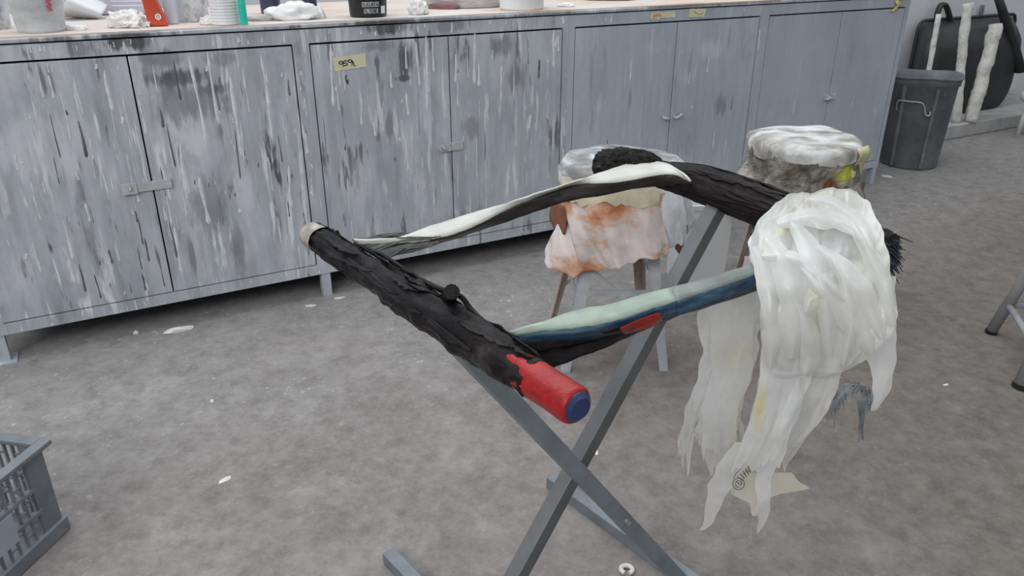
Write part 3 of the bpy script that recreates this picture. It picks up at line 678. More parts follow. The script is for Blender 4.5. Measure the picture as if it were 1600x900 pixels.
root = thing('stool', 'steel stool under the trestle wrapped with torn peach and white masking paper', 'stool', c1)
stool_frame(root, feet, c1, ZS - .05, [M['rusty'], M['stoolm'], M['stoolm'], M['rusty']], .125)
MB().lathe(c1, [(.001, ZS - .055), (.17, ZS - .055), (.178, ZS - .045), (.178, ZS - .01), (.165, ZS), (.001, ZS + .004)], 40).build('seat', M['terra'], root, smooth=True)
# silvery taped cap over the seat
m = NT('silver_taped_wrap'); b = m.ramp(m.noise(7, 4, .6, m.mapping(scale=(1, 1, 3))), [(.3, (.11, .095, .085)), (.5, (.26, .26, .265)), (.63, (.66, .69, .71))]); M['silver'] = m.fin(b, .33, 0, m.noise(14, 4), .4, .01)
def capdisp(v): return Vector((v.x, v.y, 0)) * (.10 * ridge(v, 9, 2)) + Vector((0, 0, .008 * nz(v, 12, 3)))
MB().lathe(c1, [(.184, ZS - .07), (.187, ZS - .035), (.184, ZS - .005), (.165, ZS + .018), (.12, ZS + .024), (.06, ZS + .024), (.001, ZS + .022)], 60, disp=capdisp).build('taped_cap', M['silver'], root, smooth=True)
# torn paper skirt
m = NT('peach_masking_paper'); nn = m.noise(6, 5, .65, m.mapping(scale=(1, 1, 1.6)))
sp_ = m.n('ShaderNodeSeparateXYZ'); m.t.links.new(m.co, sp_.inputs[0])
lowb = m.math('SUBTRACT', 1.0, m.n_mr(sp_.outputs[2], .30, .40)); topb = m.n_mr(sp_.outputs[2], .46, .54)
nn = m.math('SUBTRACT', nn, m.math('MULTIPLY', m.math('MAXIMUM', lowb, topb), .13))
b = m.ramp(nn, [(.28, (.42, .14, .06)), (.40, (.60, .34, .22)), (.48, (.64, .55, .52)), (.7, (.70, .70, .71))]); M['peach'] = m.fin(b, .6, 0, m.noise(12, 4), .25, .01)
M['cream'] = simple('cream_masking_tape', (.62, .56, .42), .7, .15, 20)
M['palepaper'] = simple('pale_blue_white_paper', (.70, .73, .77), .7, .2, 12, bump=.3)
def skirt(name, mat, a0, a1, ztop, zbot, rad, seed, amp=.02, flare=.03, n=110, mrow=44, jag=.02):
    rows = []
    for i in range(mrow + 1):
        t = i / mrow; row = []
        for k in range(n + 1):
            q = k / n; a = math.radians(lerp(a0, a1, q))
            zb = interp([j / (len(zbot) - 1) for j in range(len(zbot))], zbot, q) + jag * nz((q * 14, 0, 0), 1, seed)
            z = lerp(ztop + .006 * nz((q * 9, 3, 0), 1, seed), zb, t)
            p = Vector((math.cos(a), math.sin(a), z * 2.0))
            r_ = rad + flare * t + amp * (.35 + t) * (.9 * facet(math.degrees(a) / 24.0, z * 11 + a * 2, seed, 2) + .4 * nz(p, 2, seed))
            row.append(Vector((c1.x + r_ * math.cos(a), c1.y + r_ * math.sin(a), z)))
        rows.append(row)
    return MB().grid(rows)
tag(skirt('', None, 196, 300, ZS - .035, [.33, .315, .30, .315, .345, .365, .385, .40], .188, 3, .028).build('paper_skirt', M['peach'], root, smooth=True, solid=.0015), 'torn peach-stained paper skirt')
tag(skirt('', None, 205, 292, ZS - .012, [ZS - .075, ZS - .07, ZS - .06, ZS - .065], .200, 5, .012, .004, 50, 8, .02).build('tape_band', M['cream'], root, smooth=False, solid=.0012), 'cream tape band')
tag(skirt('', None, 290, 385, ZS - .02, [.41, .39, .36, .40, .44], .190, 8, .03, .03).build('paper_flap', M['palepaper'], root, smooth=True, solid=.0015), 'pale blue-white paper flap')
tag(skirt('', None, 166, 214, .49, [.44, .415, .41, .415], .197, 12, .006, .008, 24, 8, .004).build('seat_pad_corner', M['terra'], root, smooth=True, solid=.006), 'terracotta pad corner')
tag(skirt('', None, 318, 346, .42, [.375, .35, .36, .38], .20, 14, .006, .0, 18, 8, .004).build('seat_pad_corner', M['terra'], root, smooth=True, solid=.006), 'terracotta pad corner')
# second stool, fully bundled up
c2 = fl(1258, 212, .6); c2 = Vector((c2.x, c2.y, 0))
root = thing('stool', 'stool bundled in crumpled grey-beige paper and silver tape behind the plastic sheet', 'stool', c2)
feet2 = [c2 + Vector((sx * .13, sy * .15, 0)) for sx, sy in ((-1, 1), (-1, -1), (1, -1), (1, 1))]
stool_frame(root, feet2, c2, .53, [M['rusty'], M['stoolm'], M['stoolm'], M['stoolm']], .11)
MB().lathe(c2, [(.001, .53), (.14, .53), (.15, .54), (.15, .57), (.14, .58), (.001, .582)], 36).build('seat', M['terra'], root)
m = NT('crumpled_bundle_paper'); nn = m.noise(7, 6, .68, m.mapping(scale=(1, 1, 1.3)))
b = m.ramp(nn, [(.34, (.05, .042, .03)), (.45, (.14, .125, .10)), (.56, (.27, .245, .22)), (.70, (.54, .53, .51))])
b = m.mix(m.stain((.085, -.15, .515), (.05, .08, .032), wob=.6, wsc=20), b, (.46, .46, .06)); b = m.mix(m.stain((.035, -.17, .475), (.03, .08, .035), wob=.5, wsc=20), b, (.17, .055, .03))
M['bundle'] = m.fin(b, .65, 0, m.noise(18, 5), .6, .012)
def bdisp(v):
    p = Vector((v.x * 6, v.y * 6, v.z * 9)); k = min(1, max(0, (.60 - v.z) * 9)); q = Vector((v.x, v.y, 0))
    return (q.normalized() if q.length > 0 else q) * (.028 * facet(math.atan2(v.y, v.x) * 4.2, v.z * 22 + math.atan2(v.y, v.x), 4, 3) * (1 if abs(math.atan2(v.y, v.x)) < 3.1 else .5) + .012 * nz(p, .6, 2)) * k + Vector((0, 0, .006 * nz(p, .7, 6)))
prof0 = [(.225, .34), (.215, .39), (.208, .43), (.195, .46), (.178, .49), (.172, .52), (.174, .55), (.172, .572), (.165, .588)]
prof = [(interp([z for _, z in prof0], [r for r, _ in prof0], .34 + .248 * k / 40), .34 + .248 * k / 40) for k in range(41)]
MB().lathe(c2, prof, 110, disp=bdisp).build('paper_bundle', M['bundle'], root, smooth=False)
m = NT('pale_taped_seat_top'); b = m.ramp(m.noise(8, 5, .6, m.mapping(scale=(1, 2, 1))), [(.36, (.24, .23, .21)), (.48, (.46, .45, .43)), (.62, (.72, .74, .76))]); M['seattop'] = m.fin(b, .55, 0, m.noise(12, 4), .4, .01)
MB().lathe(c2, [(.178, .548), (.181, .575), (.176, .592), (.15, .604), (.10, .606), (.05, .604), (.001, .604)], 70, disp=lambda v: Vector((0, 0, .012 * nz((v.x * 9, v.y * 9, v.z * 20), 1, 9))) + Vector((v.x, v.y, 0)) * .07 * nz((v.x * 12, v.y * 12, v.z * 10), 1, 3)).build('taped_top', M['seattop'], root, smooth=True)
g = MB()
rows = [[c2 + Vector((.12 + .055 * k / 4 + .01 * math.sin(i), -.13 + .045 * k / 4 - .012 * math.sin(i * 1.7), .59 - i * .022)) for k in range(5)] for i in range(9)]
tag(g.grid(rows).build('tape_tail', simple('yellow_tape', (.60, .57, .34), .6, .15), root, smooth=True, solid=.0015), 'pale yellow tape tail')

# third stool, of which two legs show at the right edge
c3 = Vector((1.74, 2.06, 0)); root = thing('stool', 'tube-legged grey stool at the right edge with black rubber feet', 'stool', c3)
fa = fl(1548, 520); fb = fl(1594, 606)
f3 = [Vector((fa.x, fa.y, 0)), Vector((fb.x, fb.y, 0))]; f3 += [Vector((2 * c3.x - p.x, 2 * c3.y - p.y, 0)) for p in f3]
M['tubeleg'] = simple('dull_grey_tube', (.33, .34, .36), .5, .15, 12)
lt = []
for k, p in enumerate(f3):
    d_ = (p - c3).normalized(); t = c3 + d_ * .13 + Vector((0, 0, .57)); lt.append(t); r_ = .0175 if k != 1 else .022
    lg = MB().tube([p + Vector((0, 0, .006)), t], [r_, r_], 14).build('leg', M['tubeleg'], root, smooth=True)
    MB().tube([p, p.lerp(t, .02)], [r_ * 1.12, r_ * 1.12], 14).build('rubber_foot', M['black_pl'], lg)
for k in range(4): MB().tube([f3[k].lerp(lt[k], .20), f3[(k + 1) % 4].lerp(lt[(k + 1) % 4], .20)], .010, 10).build('stretcher', M['tubeleg'], root, smooth=True)
MB().lathe(c3, [(.001, .56), (.165, .56), (.17, .57), (.17, .595), (.16, .602), (.001, .602)], 36).build('seat', M['tubeleg'], root)

M['white_box'] = simple('clean_white_plastic', (.86, .88, .90), .35, .02, 8)
# white container behind the stools
c = fl(1092, 456) + Vector((.0, .095, 0)); root = thing('storage_box', 'plain white plastic container standing behind the trestle strap', 'box', c)
def taper(mb, c, w0, w1, z0, z1, th=None): 
    vs = [c + Vector((sx * w, sy * w, z)) for w, z in ((w0, z0), (w1, z1)) for sx, sy in ((-1, -1), (1, -1), (1, 1), (-1, 1))]
    return mb.add(vs, [(3, 2, 1, 0), (0, 1, 5, 4), (1, 2, 6, 5), (2, 3, 7, 6), (3, 0, 4, 7)])
taper(MB(), c, .085, .092, 0, .332).build('body', M['white_box'], root, solid=.004)
g = MB(); 
for sx, sy in ((1, 0), (-1, 0), (0, 1), (0, -1)): g.box(c + Vector((sx * .096, sy * .096, .325)), (.005 if sx else .101, 0, 0), (0, .005 if sy else .101, 0), (0, 0, .009))
g.build('rim', M['white_pl'], root)

# ------------------------------------------------------------------ the painted trestle
A0 = fl(860, 757); UU = (fl(1055, 900) - A0).normalized(); WW = Vector((-UU.y, UU.x, 0))
ZB = .75
M['leg'] = simple('grey_blue_steel', (.175, .20, .23), .45, .25, 14, stretch=(1, 1, 1), spec=.5)
M['legb'] = simple('warm_grey_steel', (.125, .13, .135), .45, .18, 14)
m = NT('glossy_black_wrap'); b = m.ramp(m.noise(16, 5, .65), [(.35, (.005, .005, .006)), (.6, (.018, .015, .016)), (.78, (.06, .054, .052))]); M['blackwrap'] = m.fin(b, .30, 0, m.noise(45, 6, .7), .7, .005, .12)
m = NT('charred_fibre'); b = m.ramp(m.noise(60, 6, .75), [(.4, (.006, .006, .006)), (.6, (.035, .034, .032)), (.75, (.16, .155, .15))]); M['char'] = m.fin(b, .8, 0, m.noise(90, 5, .7), 1, .01, .2)
m = NT('brown_black_wrap'); b = m.ramp(m.noise(14, 6, .7, m.mapping(scale=(.6, .6, 3))), [(.35, (.009, .007, .008)), (.6, (.026, .020, .021)), (.8, (.08, .068, .064))]); M['brownwrap'] = m.fin(b, .5, 0, m.noise(30, 6, .75, m.mapping(scale=(.6, .6, 3))), .9, .008, .15)
m = NT('glossy_red_paint'); b = m.ramp(m.noise(16, 5, .7, m.mapping(rot=(0, 0, .88), scale=(.5, 2.5, 2.5))), [(.3, (.22, .008, .010)), (.55, (.40, .014, .015)), (.8, (.50, .05, .04))]); M['red'] = m.fin(b, .36, 0, m.noise(30, 5, .7, m.mapping(rot=(0, 0, .88), scale=(.5, 2.5, 2.5))), .5, .004, .35)
M['blue'] = simple('dark_blue_paint', (.02, .035, .11), .4, .4, 30)
M['roll'] = simple('cream_paper_core', (.33, .30, .275), .75, .5, 60)
TB = A0 + UU * .3 - WW * .2; TB.z = 0
root = thing('trestle', 'X-legged grey steel trestle with painted wrapped bars, glossy black with a red end', 'trestle', TB)
TR = root
# foot bars
fB0 = fl(608, 876); 
g = MB(); g.bar(A0 + Vector((0, 0, .0145)), A0 + UU * .70 + Vector((0, 0, .0145)), .0145, .0145); g.build('foot_bar', M['leg'], root, bevel=.002)
g = MB(); g.bar(Vector((fB0.x, fB0.y, .0145)), Vector((fB0.x, fB0.y, .0145)) + UU * .70, .0145, .0145); g.build('foot_bar', M['leg'], root, bevel=.002)
# legs
LA0 = fl(1062, 905, .02); LA1 = fl(678, 500, .735)
# the second leg stands on the near foot bar
best = None
for k in range(0, 700):
    p = Vector((fB0.x, fB0.y, .02)) + UU * (k / 1000.0)
    v = p - Vector((0, 0, CAM_H)); x = 800 + F_PX * v.x / v.dot(CF); y = 450 - F_PX * v.dot(CU) / v.dot(CF)
    e = abs(x - (806 - .540 * (y - 900)))
    if best is None or e < best[0]: best = (e, p)
LB0 = best[1]; LB1 = fl(1124, 316, .728)
MB().bar(LA0, LA1, .0135, .0135, side=UU).build('leg', M['leg'], root, bevel=.0015)
MB().bar(LB0, LB1, .0150, .0150, side=UU).build('leg', M['legb'], root, bevel=.0015)
pv = LA0.lerp(LA1, .345)
g = MB()
for t in (.355, .345): g.lathe(LA0.lerp(LA1, t - .03), [(.004, -.03), (.004, .018), (.001, .019)], 8, rot=Vector((0, 0, 1)).rotation_difference(UU).to_matrix())
g.build('pivot_bolt', simple('bolt_steel', (.45, .46, .47), .4, metal=.6), root)

# front bar
fp = [fl(x, y, ZB) for x, y in ((490, 368), (560, 414), (640, 465), (720, 517), (790, 562), (838, 594))]
path = spline(fp, 26); n = len(path)
rad = [interp([0, .2, .45, .7, .9, 1], [.0205, .022, .0265, .0255, .023, .0215], i / (n - 1)) for i in range(n)]
fb_ = MB().tube(path, rad, 40, disp=lambda L, a: .0042 * facet(L * 34, a * 2.0, 4) + .0030 * ridge((L * 9, math.cos(a) * 1.1, math.sin(a) * 1.1), 1.5, 2, 4) + .002 * nz((L * 40, math.cos(a) * 2, math.sin(a) * 2), 1, 5)).build('front_bar', M['blackwrap'], root, smooth=True)
tag(fb_, 'black glossy wrapped front bar')
ra = [fl(800, 569, ZB), fl(838, 594, ZB), fl(870, 615, ZB), fl(895, 631, ZB), fl(903, 636, ZB)]
p_ = spline(ra, 8)
tag(MB().tube(p_, [interp([0, .25, .8, .94, 1], [.0205, .0225, .0215, .0195, .017], i / (len(p_) - 1)) for i in range(len(p_))], 28, disp=lambda L, a: .0012 * nz((L * 30, math.cos(a) * 2, math.sin(a) * 2), 1, 8) + (.002 if False else 0)).build('red_sleeve', M['red'], fb_, smooth=True), 'glossy red painted end')
p_ = [fl(899, 633.5, ZB), fl(904, 636.5, ZB), fl(908, 639.5, ZB)]
tag(MB().tube(p_, [.0185, .0178, .0125], 14, disp=lambda L, a: .001 * math.sin(a * 7)).build('blue_tip', M['blue'], fb_), 'dark blue end cap')
# paper core at the far end of the front bar
d_ = (path[0] - path[3]).normalized(); rt = Vector((0, 0, 1)).rotation_difference(d_).to_matrix()
MB().lathe(path[0], [(.0222, -.030), (.0225, -.005), (.022, .006), (.0205, .008), (.018, .006), (.016, .0075), (.013, .005), (.010, .0065), (.007, .003), (.001, .002)], 26, rot=rt, disp=lambda v: Vector((v.x, v.y, 0)) * .09 * nz(v, 60, 3)).build('paper_core', M['roll'], fb_, smooth=True)
# lifted flaps of wrapping and the small stub on the bar
r = random.Random(21)
def barpt(path, rad, t, a, lift):
    i = t * (len(path) - 1); k = min(int(i), len(path) - 2); p = path[k].lerp(path[k + 1], i - k); d_ = (path[k + 1] - path[k]).normalized()
    x = (Vector((0, 0, 1)) - d_ * d_.z).normalized(); y = d_.cross(x); rr = rad[min(int(i), len(rad) - 1)] + lift
    return p + (x * math.cos(a) + y * math.sin(a)) * rr
def flaps(path, rad, N, mat, parent, seed, lo=.05, hi=.9, lift=.010, amin=-1.8, amax=1.8, ln=(.06, .22), name='wrap_flap'):
    r = random.Random(seed)
    for k in range(N):
        t0 = r.uniform(lo, hi - .1); t1 = min(hi, t0 + r.uniform(*ln)); a0 = r.uniform(amin, amax); da = r.uniform(.15, .5); tw = r.uniform(-.4, .4); lf = r.uniform(.3, 1) * lift
        rows = []
        for i in range(13):
            q = i / 12; w = math.sin(math.pi * min(1, q * .9 + .08)) ** .5 * (.7 + .5 * nz((q * 9, k, 3), 1, seed))
            rows.append([barpt(path, rad, lerp(t0, t1, q), a0 + tw * q + da * (j / 4) * w, .0015 + lf * (j / 4) ** 2 * w * (1 + .5 * nz((q * 6, j, k), 1, seed))) for j in range(5)])
        MB().grid(rows).build(name, mat, parent, smooth=True, solid=.0016)
flaps(path, rad, 26, M['blackwrap'], fb_, 5, .03, .95, .007)
s0 = fl(700, 466, .765); s1 = fl(706, 456, .80)
tag(MB().tube([s0, s0.lerp(s1, .4), s1], [.011, .0105, .010], 12).build('stub', M['blackwrap'], fb_, smooth=False), 'short black stub')
MB().tube(spline([fl(x, y, z) for x, y, z in ((655, 440, .765), (690, 452, .782), (718, 462, .788), (735, 482, .775), (755, 503, .77), (782, 528, .755))], 6), .0035, 8).build('cord', M['blackwrap'], fb_, smooth=True)
MB().tube(spline([fl(x, y, z) for x, y, z in ((560, 383, .765), (600, 400, .775), (650, 432, .77), (690, 452, .77))], 6), .003, 8).build('cord', M['blackwrap'], fb_, smooth=True)

# back bar
bpx = ((1000, 266), (1050, 276), (1110, 292), (1180, 318), (1260, 350), (1330, 373), (1392, 391))
path2 = spline([fl(x, y, ZB) for x, y in bpx], 22); n2 = len(path2)
rad2 = [interp([0, .15, .3, .5, .75, 1], [.020, .027, .036, .038, .033, .026], i / (n2 - 1)) for i in range(n2)]
bb_ = MB().tube(path2, rad2, 44, disp=lambda L, a: .0050 * ridge((L * 6, math.cos(a) * 2.6, math.sin(a) * 2.6), 1.3, 6, 4) + .003 * facet(L * 20, a * 2, 3)).build('back_bar', M['brownwrap'], root, smooth=True)
tag(bb_, 'thick brown-black wrapped back bar')
flaps(path2, rad2, 22, M['brownwrap'], bb_, 9, .02, .66, .003, -2.2, 2.2, (.18, .45))
kp = [fl(x, y, z) for x, y, z in ((943, 262, .760), (953, 261, .764), (975, 258, .768), (1005, 257, .768), (1030, 262, .758))]
kp = spline(kp, 8)
tag(MB().tube(kp, [interp([0, .08, .5, .8, 1], [.027, .036, .036, .026, .016], i / (len(kp) - 1)) for i in range(len(kp))], 40, disp=lambda L, a: .007 * ridge((L * 45, math.cos(a) * 3, math.sin(a) * 3), 1, 3, 3)).build('charred_end', M['char'], bb_, smooth=False), 'rough charred black end')
g = MB(); r = random.Random(31); e0 = path2[-1]; ed = (path2[-1] - path2[-4]).normalized()
for k in range(260):
    a = r.uniform(0, 6.28); q = r.random() ** .5 * .026; x = (Vector((0, 0, 1)) - ed * ed.z).normalized(); y = ed.cross(x)
    b0 = e0 - ed * .03 + (x * math.cos(a) + y * math.sin(a)) * q; L = r.uniform(.025, .045)
    b1 = b0 + ed * L + (x * math.cos(a) + y * math.sin(a)) * r.uniform(0, .014) + Vector((r.uniform(-.01, .004), r.uniform(-.008, .008), -r.uniform(.002, .045)))
    g.tube([b0, b0.lerp(b1, .6) + Vector((0, 0, .003)), b1], [.0018, .0015, .0006], 4, cap=False)
tag(g.build('bristles', simple('blue_black_bristle', (.035, .048, .062), .8, .5, 60, spec=.2), bb_), 'blue-black bristly end', kind='stuff')

# straps between the bars
M['strapwhite'] = simple('white_painted_strap', (.60, .61, .57), .5, .10, 18, bump=.2)
M['strapgreen'] = simple('pale_green_painted_strap', (.37, .45, .385), .5, .22, 14, bump=.2)
M['strapgrey'] = simple('grey_green_strap', (.21, .24, .23), .5, .3, 14)
m = NT('blue_streaked_paint'); b = m.ramp(m.noise(20, 5, .7, m.mapping(rot=(0, 0, -.2), scale=(.25, 1.5, 4))), [(.35, (.008, .025, .055)), (.52, (.025, .085, .16)), (.64, (.08, .16, .22)), (.76, (.22, .29, .32))]); M['strapblue'] = m.fin(b, .4)
m = NT('brown_streaked_strap'); b = m.ramp(m.noise(20, 5, .7, m.mapping(rot=(0, 0, -.2), scale=(.3, 1.5, 5))), [(.35, (.014, .012, .012)), (.6, (.045, .037, .036)), (.8, (.12, .10, .10))]); M['strapblack'] = m.fin(b, .5, 0, m.noise(30, 5), .5, .006)
M['fibre'] = simple('grey_fibre', (.10, .105, .10), .8, .5, 40)
def loft(stations, zs, per=6, wig=.002, seed=1):
    """stations: per row a list of places in the photograph; zs: the height of each edge"""
    cols = [spline([fl(st[k][0], st[k][1], zs[k] if not hasattr(zs[k], '__len__') else zs[k][i]) for i, st in enumerate(stations)], per) for k in range(len(zs))]
    return [[p + Vector((0, 0, wig * nz((i * .45, k * 1.3, 0), 1, seed))) for i, p in enumerate(c)] for k, c in enumerate(cols)]
def strips(cols, mats, name, parent, mids=2, puff=.0006, seed=1, solid=.0035):
    g = MB()
    for k in range(len(cols) - 1):
        rows = []
        for j in range(mids + 2):
            t = j / (mids + 1); rows.append([a.lerp(b, t) + Vector((0, -.3, 1)).normalized() * puff * math.sin(math.pi * t) for a, b in zip(cols[k], cols[k + 1])])
        g.grid(rows, k)
    return g.build(name, mats, parent, smooth=True, solid=solid)
L_ = [[(552, 374), (563, 383), (596, 402)], [(618, 371), (624, 381), (638, 392)], [(680, 352), (688, 372), (694, 376)], [(740, 333), (745, 352), (748, 360)], [(800, 315), (800, 324), (800, 343)], [(850, 299), (850, 303), (850, 326)], [(900, 283), (900, 288), (900, 312)], [(950, 266), (950, 286), (950, 303)], [(1000, 253), (1000, 279), (1000, 293)], [(1042, 256), (1046, 272), (1045, 290)], [(1072, 274), (1080, 284), (1080, 294)]]
cols = loft(L_, [.778, .768, .742])
tag(strips(cols, [M['strapwhite'], M['strapblack']], 'strap', TR), 'twisted strap, white painted above and brown-black below')
# frayed fibres where that strap meets the front bar
g = MB(); r = random.Random(14)
for k in range(34):
    t = r.random(); a = fl(lerp(548, 602, t) + r.uniform(-4, 4), lerp(374, 404, t) + r.uniform(-3, 3), .765); b = fl(lerp(625, 650, r.random()) + r.uniform(0, 45), lerp(368, 388, t) - r.uniform(0, 9), .772)
    mpt = a.lerp(b, .5) + Vector((0, 0, r.uniform(-.004, .01))); g.tube([a, mpt, b], [.0022, .0017, .0008], 4)
tag(g.build('frayed_fibres', M['fibre'], TR), 'frayed grey fibres', kind='stuff')
R_ = [[(776, 523), (790, 528), (800, 540)], [(838, 506), (850, 517), (852, 534)], [(900, 487), (915, 511), (915, 529)], [(960, 474), (975, 497), (975, 514)], [(1020, 458), (1030, 479), (1030, 499)], [(1075, 443), (1085, 462), (1085, 484)], [(1130, 428), (1140, 444), (1140, 464)], [(1190, 408), (1196, 424), (1198, 444)], [(1245, 392), (1250, 404), (1252, 420)], [(1290, 376), (1296, 386), (1298, 400)]]
cols = loft(R_, [.765, .758, .735], 6, .002, 4)
# the pale green paint ends halfway; beyond it the strap is bare grey
gsplit = 27
def sub(cs, a, b): return [c[a:b] for c in cs]
ob = strips(sub(cols, 2, gsplit + 1), [M['strapgreen'], M['strapblue']], 'strap', TR); tag(ob, 'strap painted pale green and streaked blue')
tag(strips(sub(cols, gsplit, len(cols[0])), [M['strapgrey'], M['strapblue']], 'strap_end', ob), 'grey-green bare strap end')
tag(strips(sub(cols, 0, 3), [M['strapblack'], M['blackwrap']], 'strap_root', ob), 'black wrapped strap root')
K_ = [[(800, 534), (830, 552), (858, 577)], [(852, 528), (872, 545), (892, 564)], [(922, 522), (932, 532), (944, 542)], [(985, 508), (990, 514), (996, 520)], [(1060, 482), (1062, 487), (1064, 491)], [(1140, 456), (1142, 461), (1144, 466)], [(1200, 436), (1202, 441), (1204, 446)]]
cols = loft(K_, [.742, .725, .712], 6, .003, 6)
tag(strips(cols, [M['blackwrap'], M['blackwrap']], 'lower_strap', TR), 'black lower strap')
Q_ = [[(968, 513), (970, 518), (974, 522)], [(990, 503), (994, 511), (998, 517)], [(1012, 494), (1014, 503), (1018, 511)], [(1030, 489), (1032, 496), (1034, 501)]]
cols = loft(Q_, [.752, .742, .730], 4, 0, 1)
tag(strips([[p + Vector((0, -.0035, .002)) for p in c] for c in cols], [M['red'], M['red']], 'red_patch', ob, solid=.0008), 'red painted patch')

# ------------------------------------------------------------------ plastic sheeting over the trestle's far bar
def film_mat(name, tint, tint2, transp, seed, stains=()):
    m = NT(name); nn = m.noise(9, 5, .6, m.mapping(loc=(seed, seed, seed)))
    col = m.ramp(nn, [(.35, tint2), (.62, tint)])
    for c_, r_, cc, a_ in stains: col = m.mix(m.math('MULTIPLY', m.stain(c_, r_, soft=(.3, 1.2), wob=.5, wsc=25), a_), col, cc)
    m.set(m.b.inputs['Base Color'], col); m.b.inputs['Roughness'].default_value = .22
    bn = m.n('ShaderNodeBump'); bn.inputs['Strength'].default_value = .12; bn.inputs['Distance'].default_value = .004; m.t.links.new(m.noise(28, 5, .6, m.mapping(rot=(.3, .4, .7), scale=(1, 1, .45))), bn.inputs['Height']); m.t.links.new(bn.outputs[0], m.b.inputs['Normal'])
    tl = m.n('ShaderNodeBsdfTranslucent'); m.t.links.new(col, tl.inputs['Color']); tp = m.n('ShaderNodeBsdfTransparent')
    m1 = m.n('ShaderNodeMixShader'); m1.inputs[0].default_value = .32; m.t.links.new(m.b.outputs[0], m1.inputs[1]); m.t.links.new(tl.outputs[0], m1.inputs[2])
    m2 = m.n('ShaderNodeMixShader'); m.set(m2.inputs[0], m.n_mr(m.noise(5, 4, .6, m.mapping(loc=(seed, 1, 2))), .3, .7)); 
    mm = m.math('MULTIPLY', m2.inputs[0].links[0].from_socket, transp); m.t.links.new(mm, m2.inputs[0])
    m.t.links.new(m1.outputs[0], m2.inputs[1]); m.t.links.new(tp.outputs[0], m2.inputs[2]); m.t.links.new(m2.outputs[0], m.out.inputs['Surface'])
    return m.mat
pb = fl(1290, 380, .75); PSL = Vector((pb.x - .05, pb.y - .05, .2))
root = thing('plastic_sheet', 'torn milky plastic sheeting draped over the right end of the trestle', 'plastic sheet', PSL)
PS = root
def fs(x, y, Y, rx, rz, col=(.80, .72, .36), a=.8): return (tuple(at(x, y, Y) - PSL), (rx, .12, rz), col, a)
M['film'] = film_mat('milky_plastic_film', (.88, .90, .90), (.80, .80, .78), .36, 1, [fs(1176, 380, 1.12, .012, .03), fs(1200, 391, 1.1, .035, .010), fs(1226, 402, 1.05, .010, .02), fs(1250, 352, 1.1, .05, .007, a=.6), fs(1188, 640, .98, .012, .045),
    fs(1275, 312, 1.15, .07, .03, (.84, .80, .62), .6), fs(1345, 390, 1.05, .05, .04, (.84, .80, .64), .5), fs(1262, 440, 1.0, .03, .035, (.82, .77, .58), .5), fs(1262, 500, 1.0, .012, .05, (.80, .74, .5), .5), fs(1300, 350, 1.08, .06, .035, (.62, .65, .68), .5), fs(1290, 390, 1.03, .05, .03, (.60, .63, .66), .5)])  # last two grey patches paint shade into the film's hollows
M['film2'] = film_mat('thin_clear_film', (.78, .79, .79), (.70, .69, .67), .60, 4, [fs(1147, 660, 1.08, .008, .05), fs(1145, 545, 1.08, .03, .03, (.76, .70, .58), .5)])
M['film4'] = film_mat('wispy_film', (.84, .86, .87), (.80, .80, .78), .55, 9, [fs(1188, 640, .98, .012, .045)])
M['film3'] = film_mat('cream_film', (.80, .77, .68), (.74, .70, .60), .35, 7)
def film(name, rows, Yf, nx, ny, amp, seed, mat, bottom=None, jag=0.0, fold=5.0, solid=0, rid=.6):
    """rows: (height in the photograph, left, right, distance); the sheet follows them with folds in depth"""
    ys = [r_[0] for r_ in rows]; out = []
    cum = [0]
    for i in range(1, len(rows)): cum.append(cum[-1] + abs(rows[i][0] - rows[i - 1][0]) + abs(rows[i][3] - rows[i - 1][3]) * 300)
    tot = cum[-1]
    sm = lambda col, d: interp(cum, [r_[col] for r_ in rows], d)
    for i in range(ny + 1):
        d = tot * i / ny; row = []
        def avg(col): return (sm(col, max(0, d - tot * .03)) + 2 * sm(col, d) + sm(col, min(tot, d + tot * .03))) / 4
        y, l, r_, Y = avg(0), avg(1), avg(2), avg(3)
        el = 4.5 * nz((d * .045, 1, 0), 1, seed) ; er = 4.5 * nz((d * .045, 5, 0), 1, seed)
        for k in range(nx + 1):
            q = k / nx; x = lerp(l + el, r_ + er, q)
            yy = y
            t = i / ny
            if y < 345: yy += (9 * facet(x / 26.0, .3, seed, 2) + .0016 * max(0, x - 1290) ** 2 * .5) * min(1, (345 - y) / 30)
            if bottom: yy += bottom(q) * max(0, (t - .5) * 2)
            if jag: yy += jag * (facet1(q * 9, .4, seed) + .5 * facet1(q * 23, .2, seed)) * t ** 4
            if Yf: Y2 = Y + Yf(x)
            else: Y2 = Y
            xx = (x - 1200) / 34.0 + .5 * math.sin(d * .012 + seed); a = amp * (.5 + .5 * min(1, d / 150.0))
            fz = facet(xx * .5 + d * .003, d / 105.0 - xx * .2, seed, 2) + .16 * facet(xx * 1.7 - d * .01, d / 46.0 + xx * .6, seed + 5, 2); f2 = facet(xx * .8 + 7, d / 90.0, seed + 1, 2)
            dsp = a * (.62 * fz + .45 * nz((xx * .6, d / 110.0, 0), 1, seed))
            x += 5.0 * f2; yy += 3.5 * facet(xx + 3, d / 50.0, seed + 2, 2) * (1 if t > .03 else 0)
            row.append(at(x, yy, Y2 - dsp))
        out.append(row)
    return MB().grid(out).build(name, mat, PS, smooth=True, solid=solid)
tilt = lambda x: -(x - 1290) * .00012 - .012
main = [(452, 1225, 1392, 1.27), (380, 1215, 1380, 1.26), (330, 1218, 1366, 1.24), (300, 1236, 1346, 1.215), (293, 1252, 1336, 1.195), (300, 1232, 1346, 1.165), (318, 1214, 1362, 1.135), (345, 1182, 1372, 1.10), (372, 1168, 1382, 1.065), (405, 1170, 1390, 1.03), (450, 1186, 1397, 1.0), (500, 1192, 1399, .985), (535, 1196, 1385, .98), (565, 1198, 1352, .985), (585, 1202, 1315, .99), (592, 1212, 1280, 1.0)]
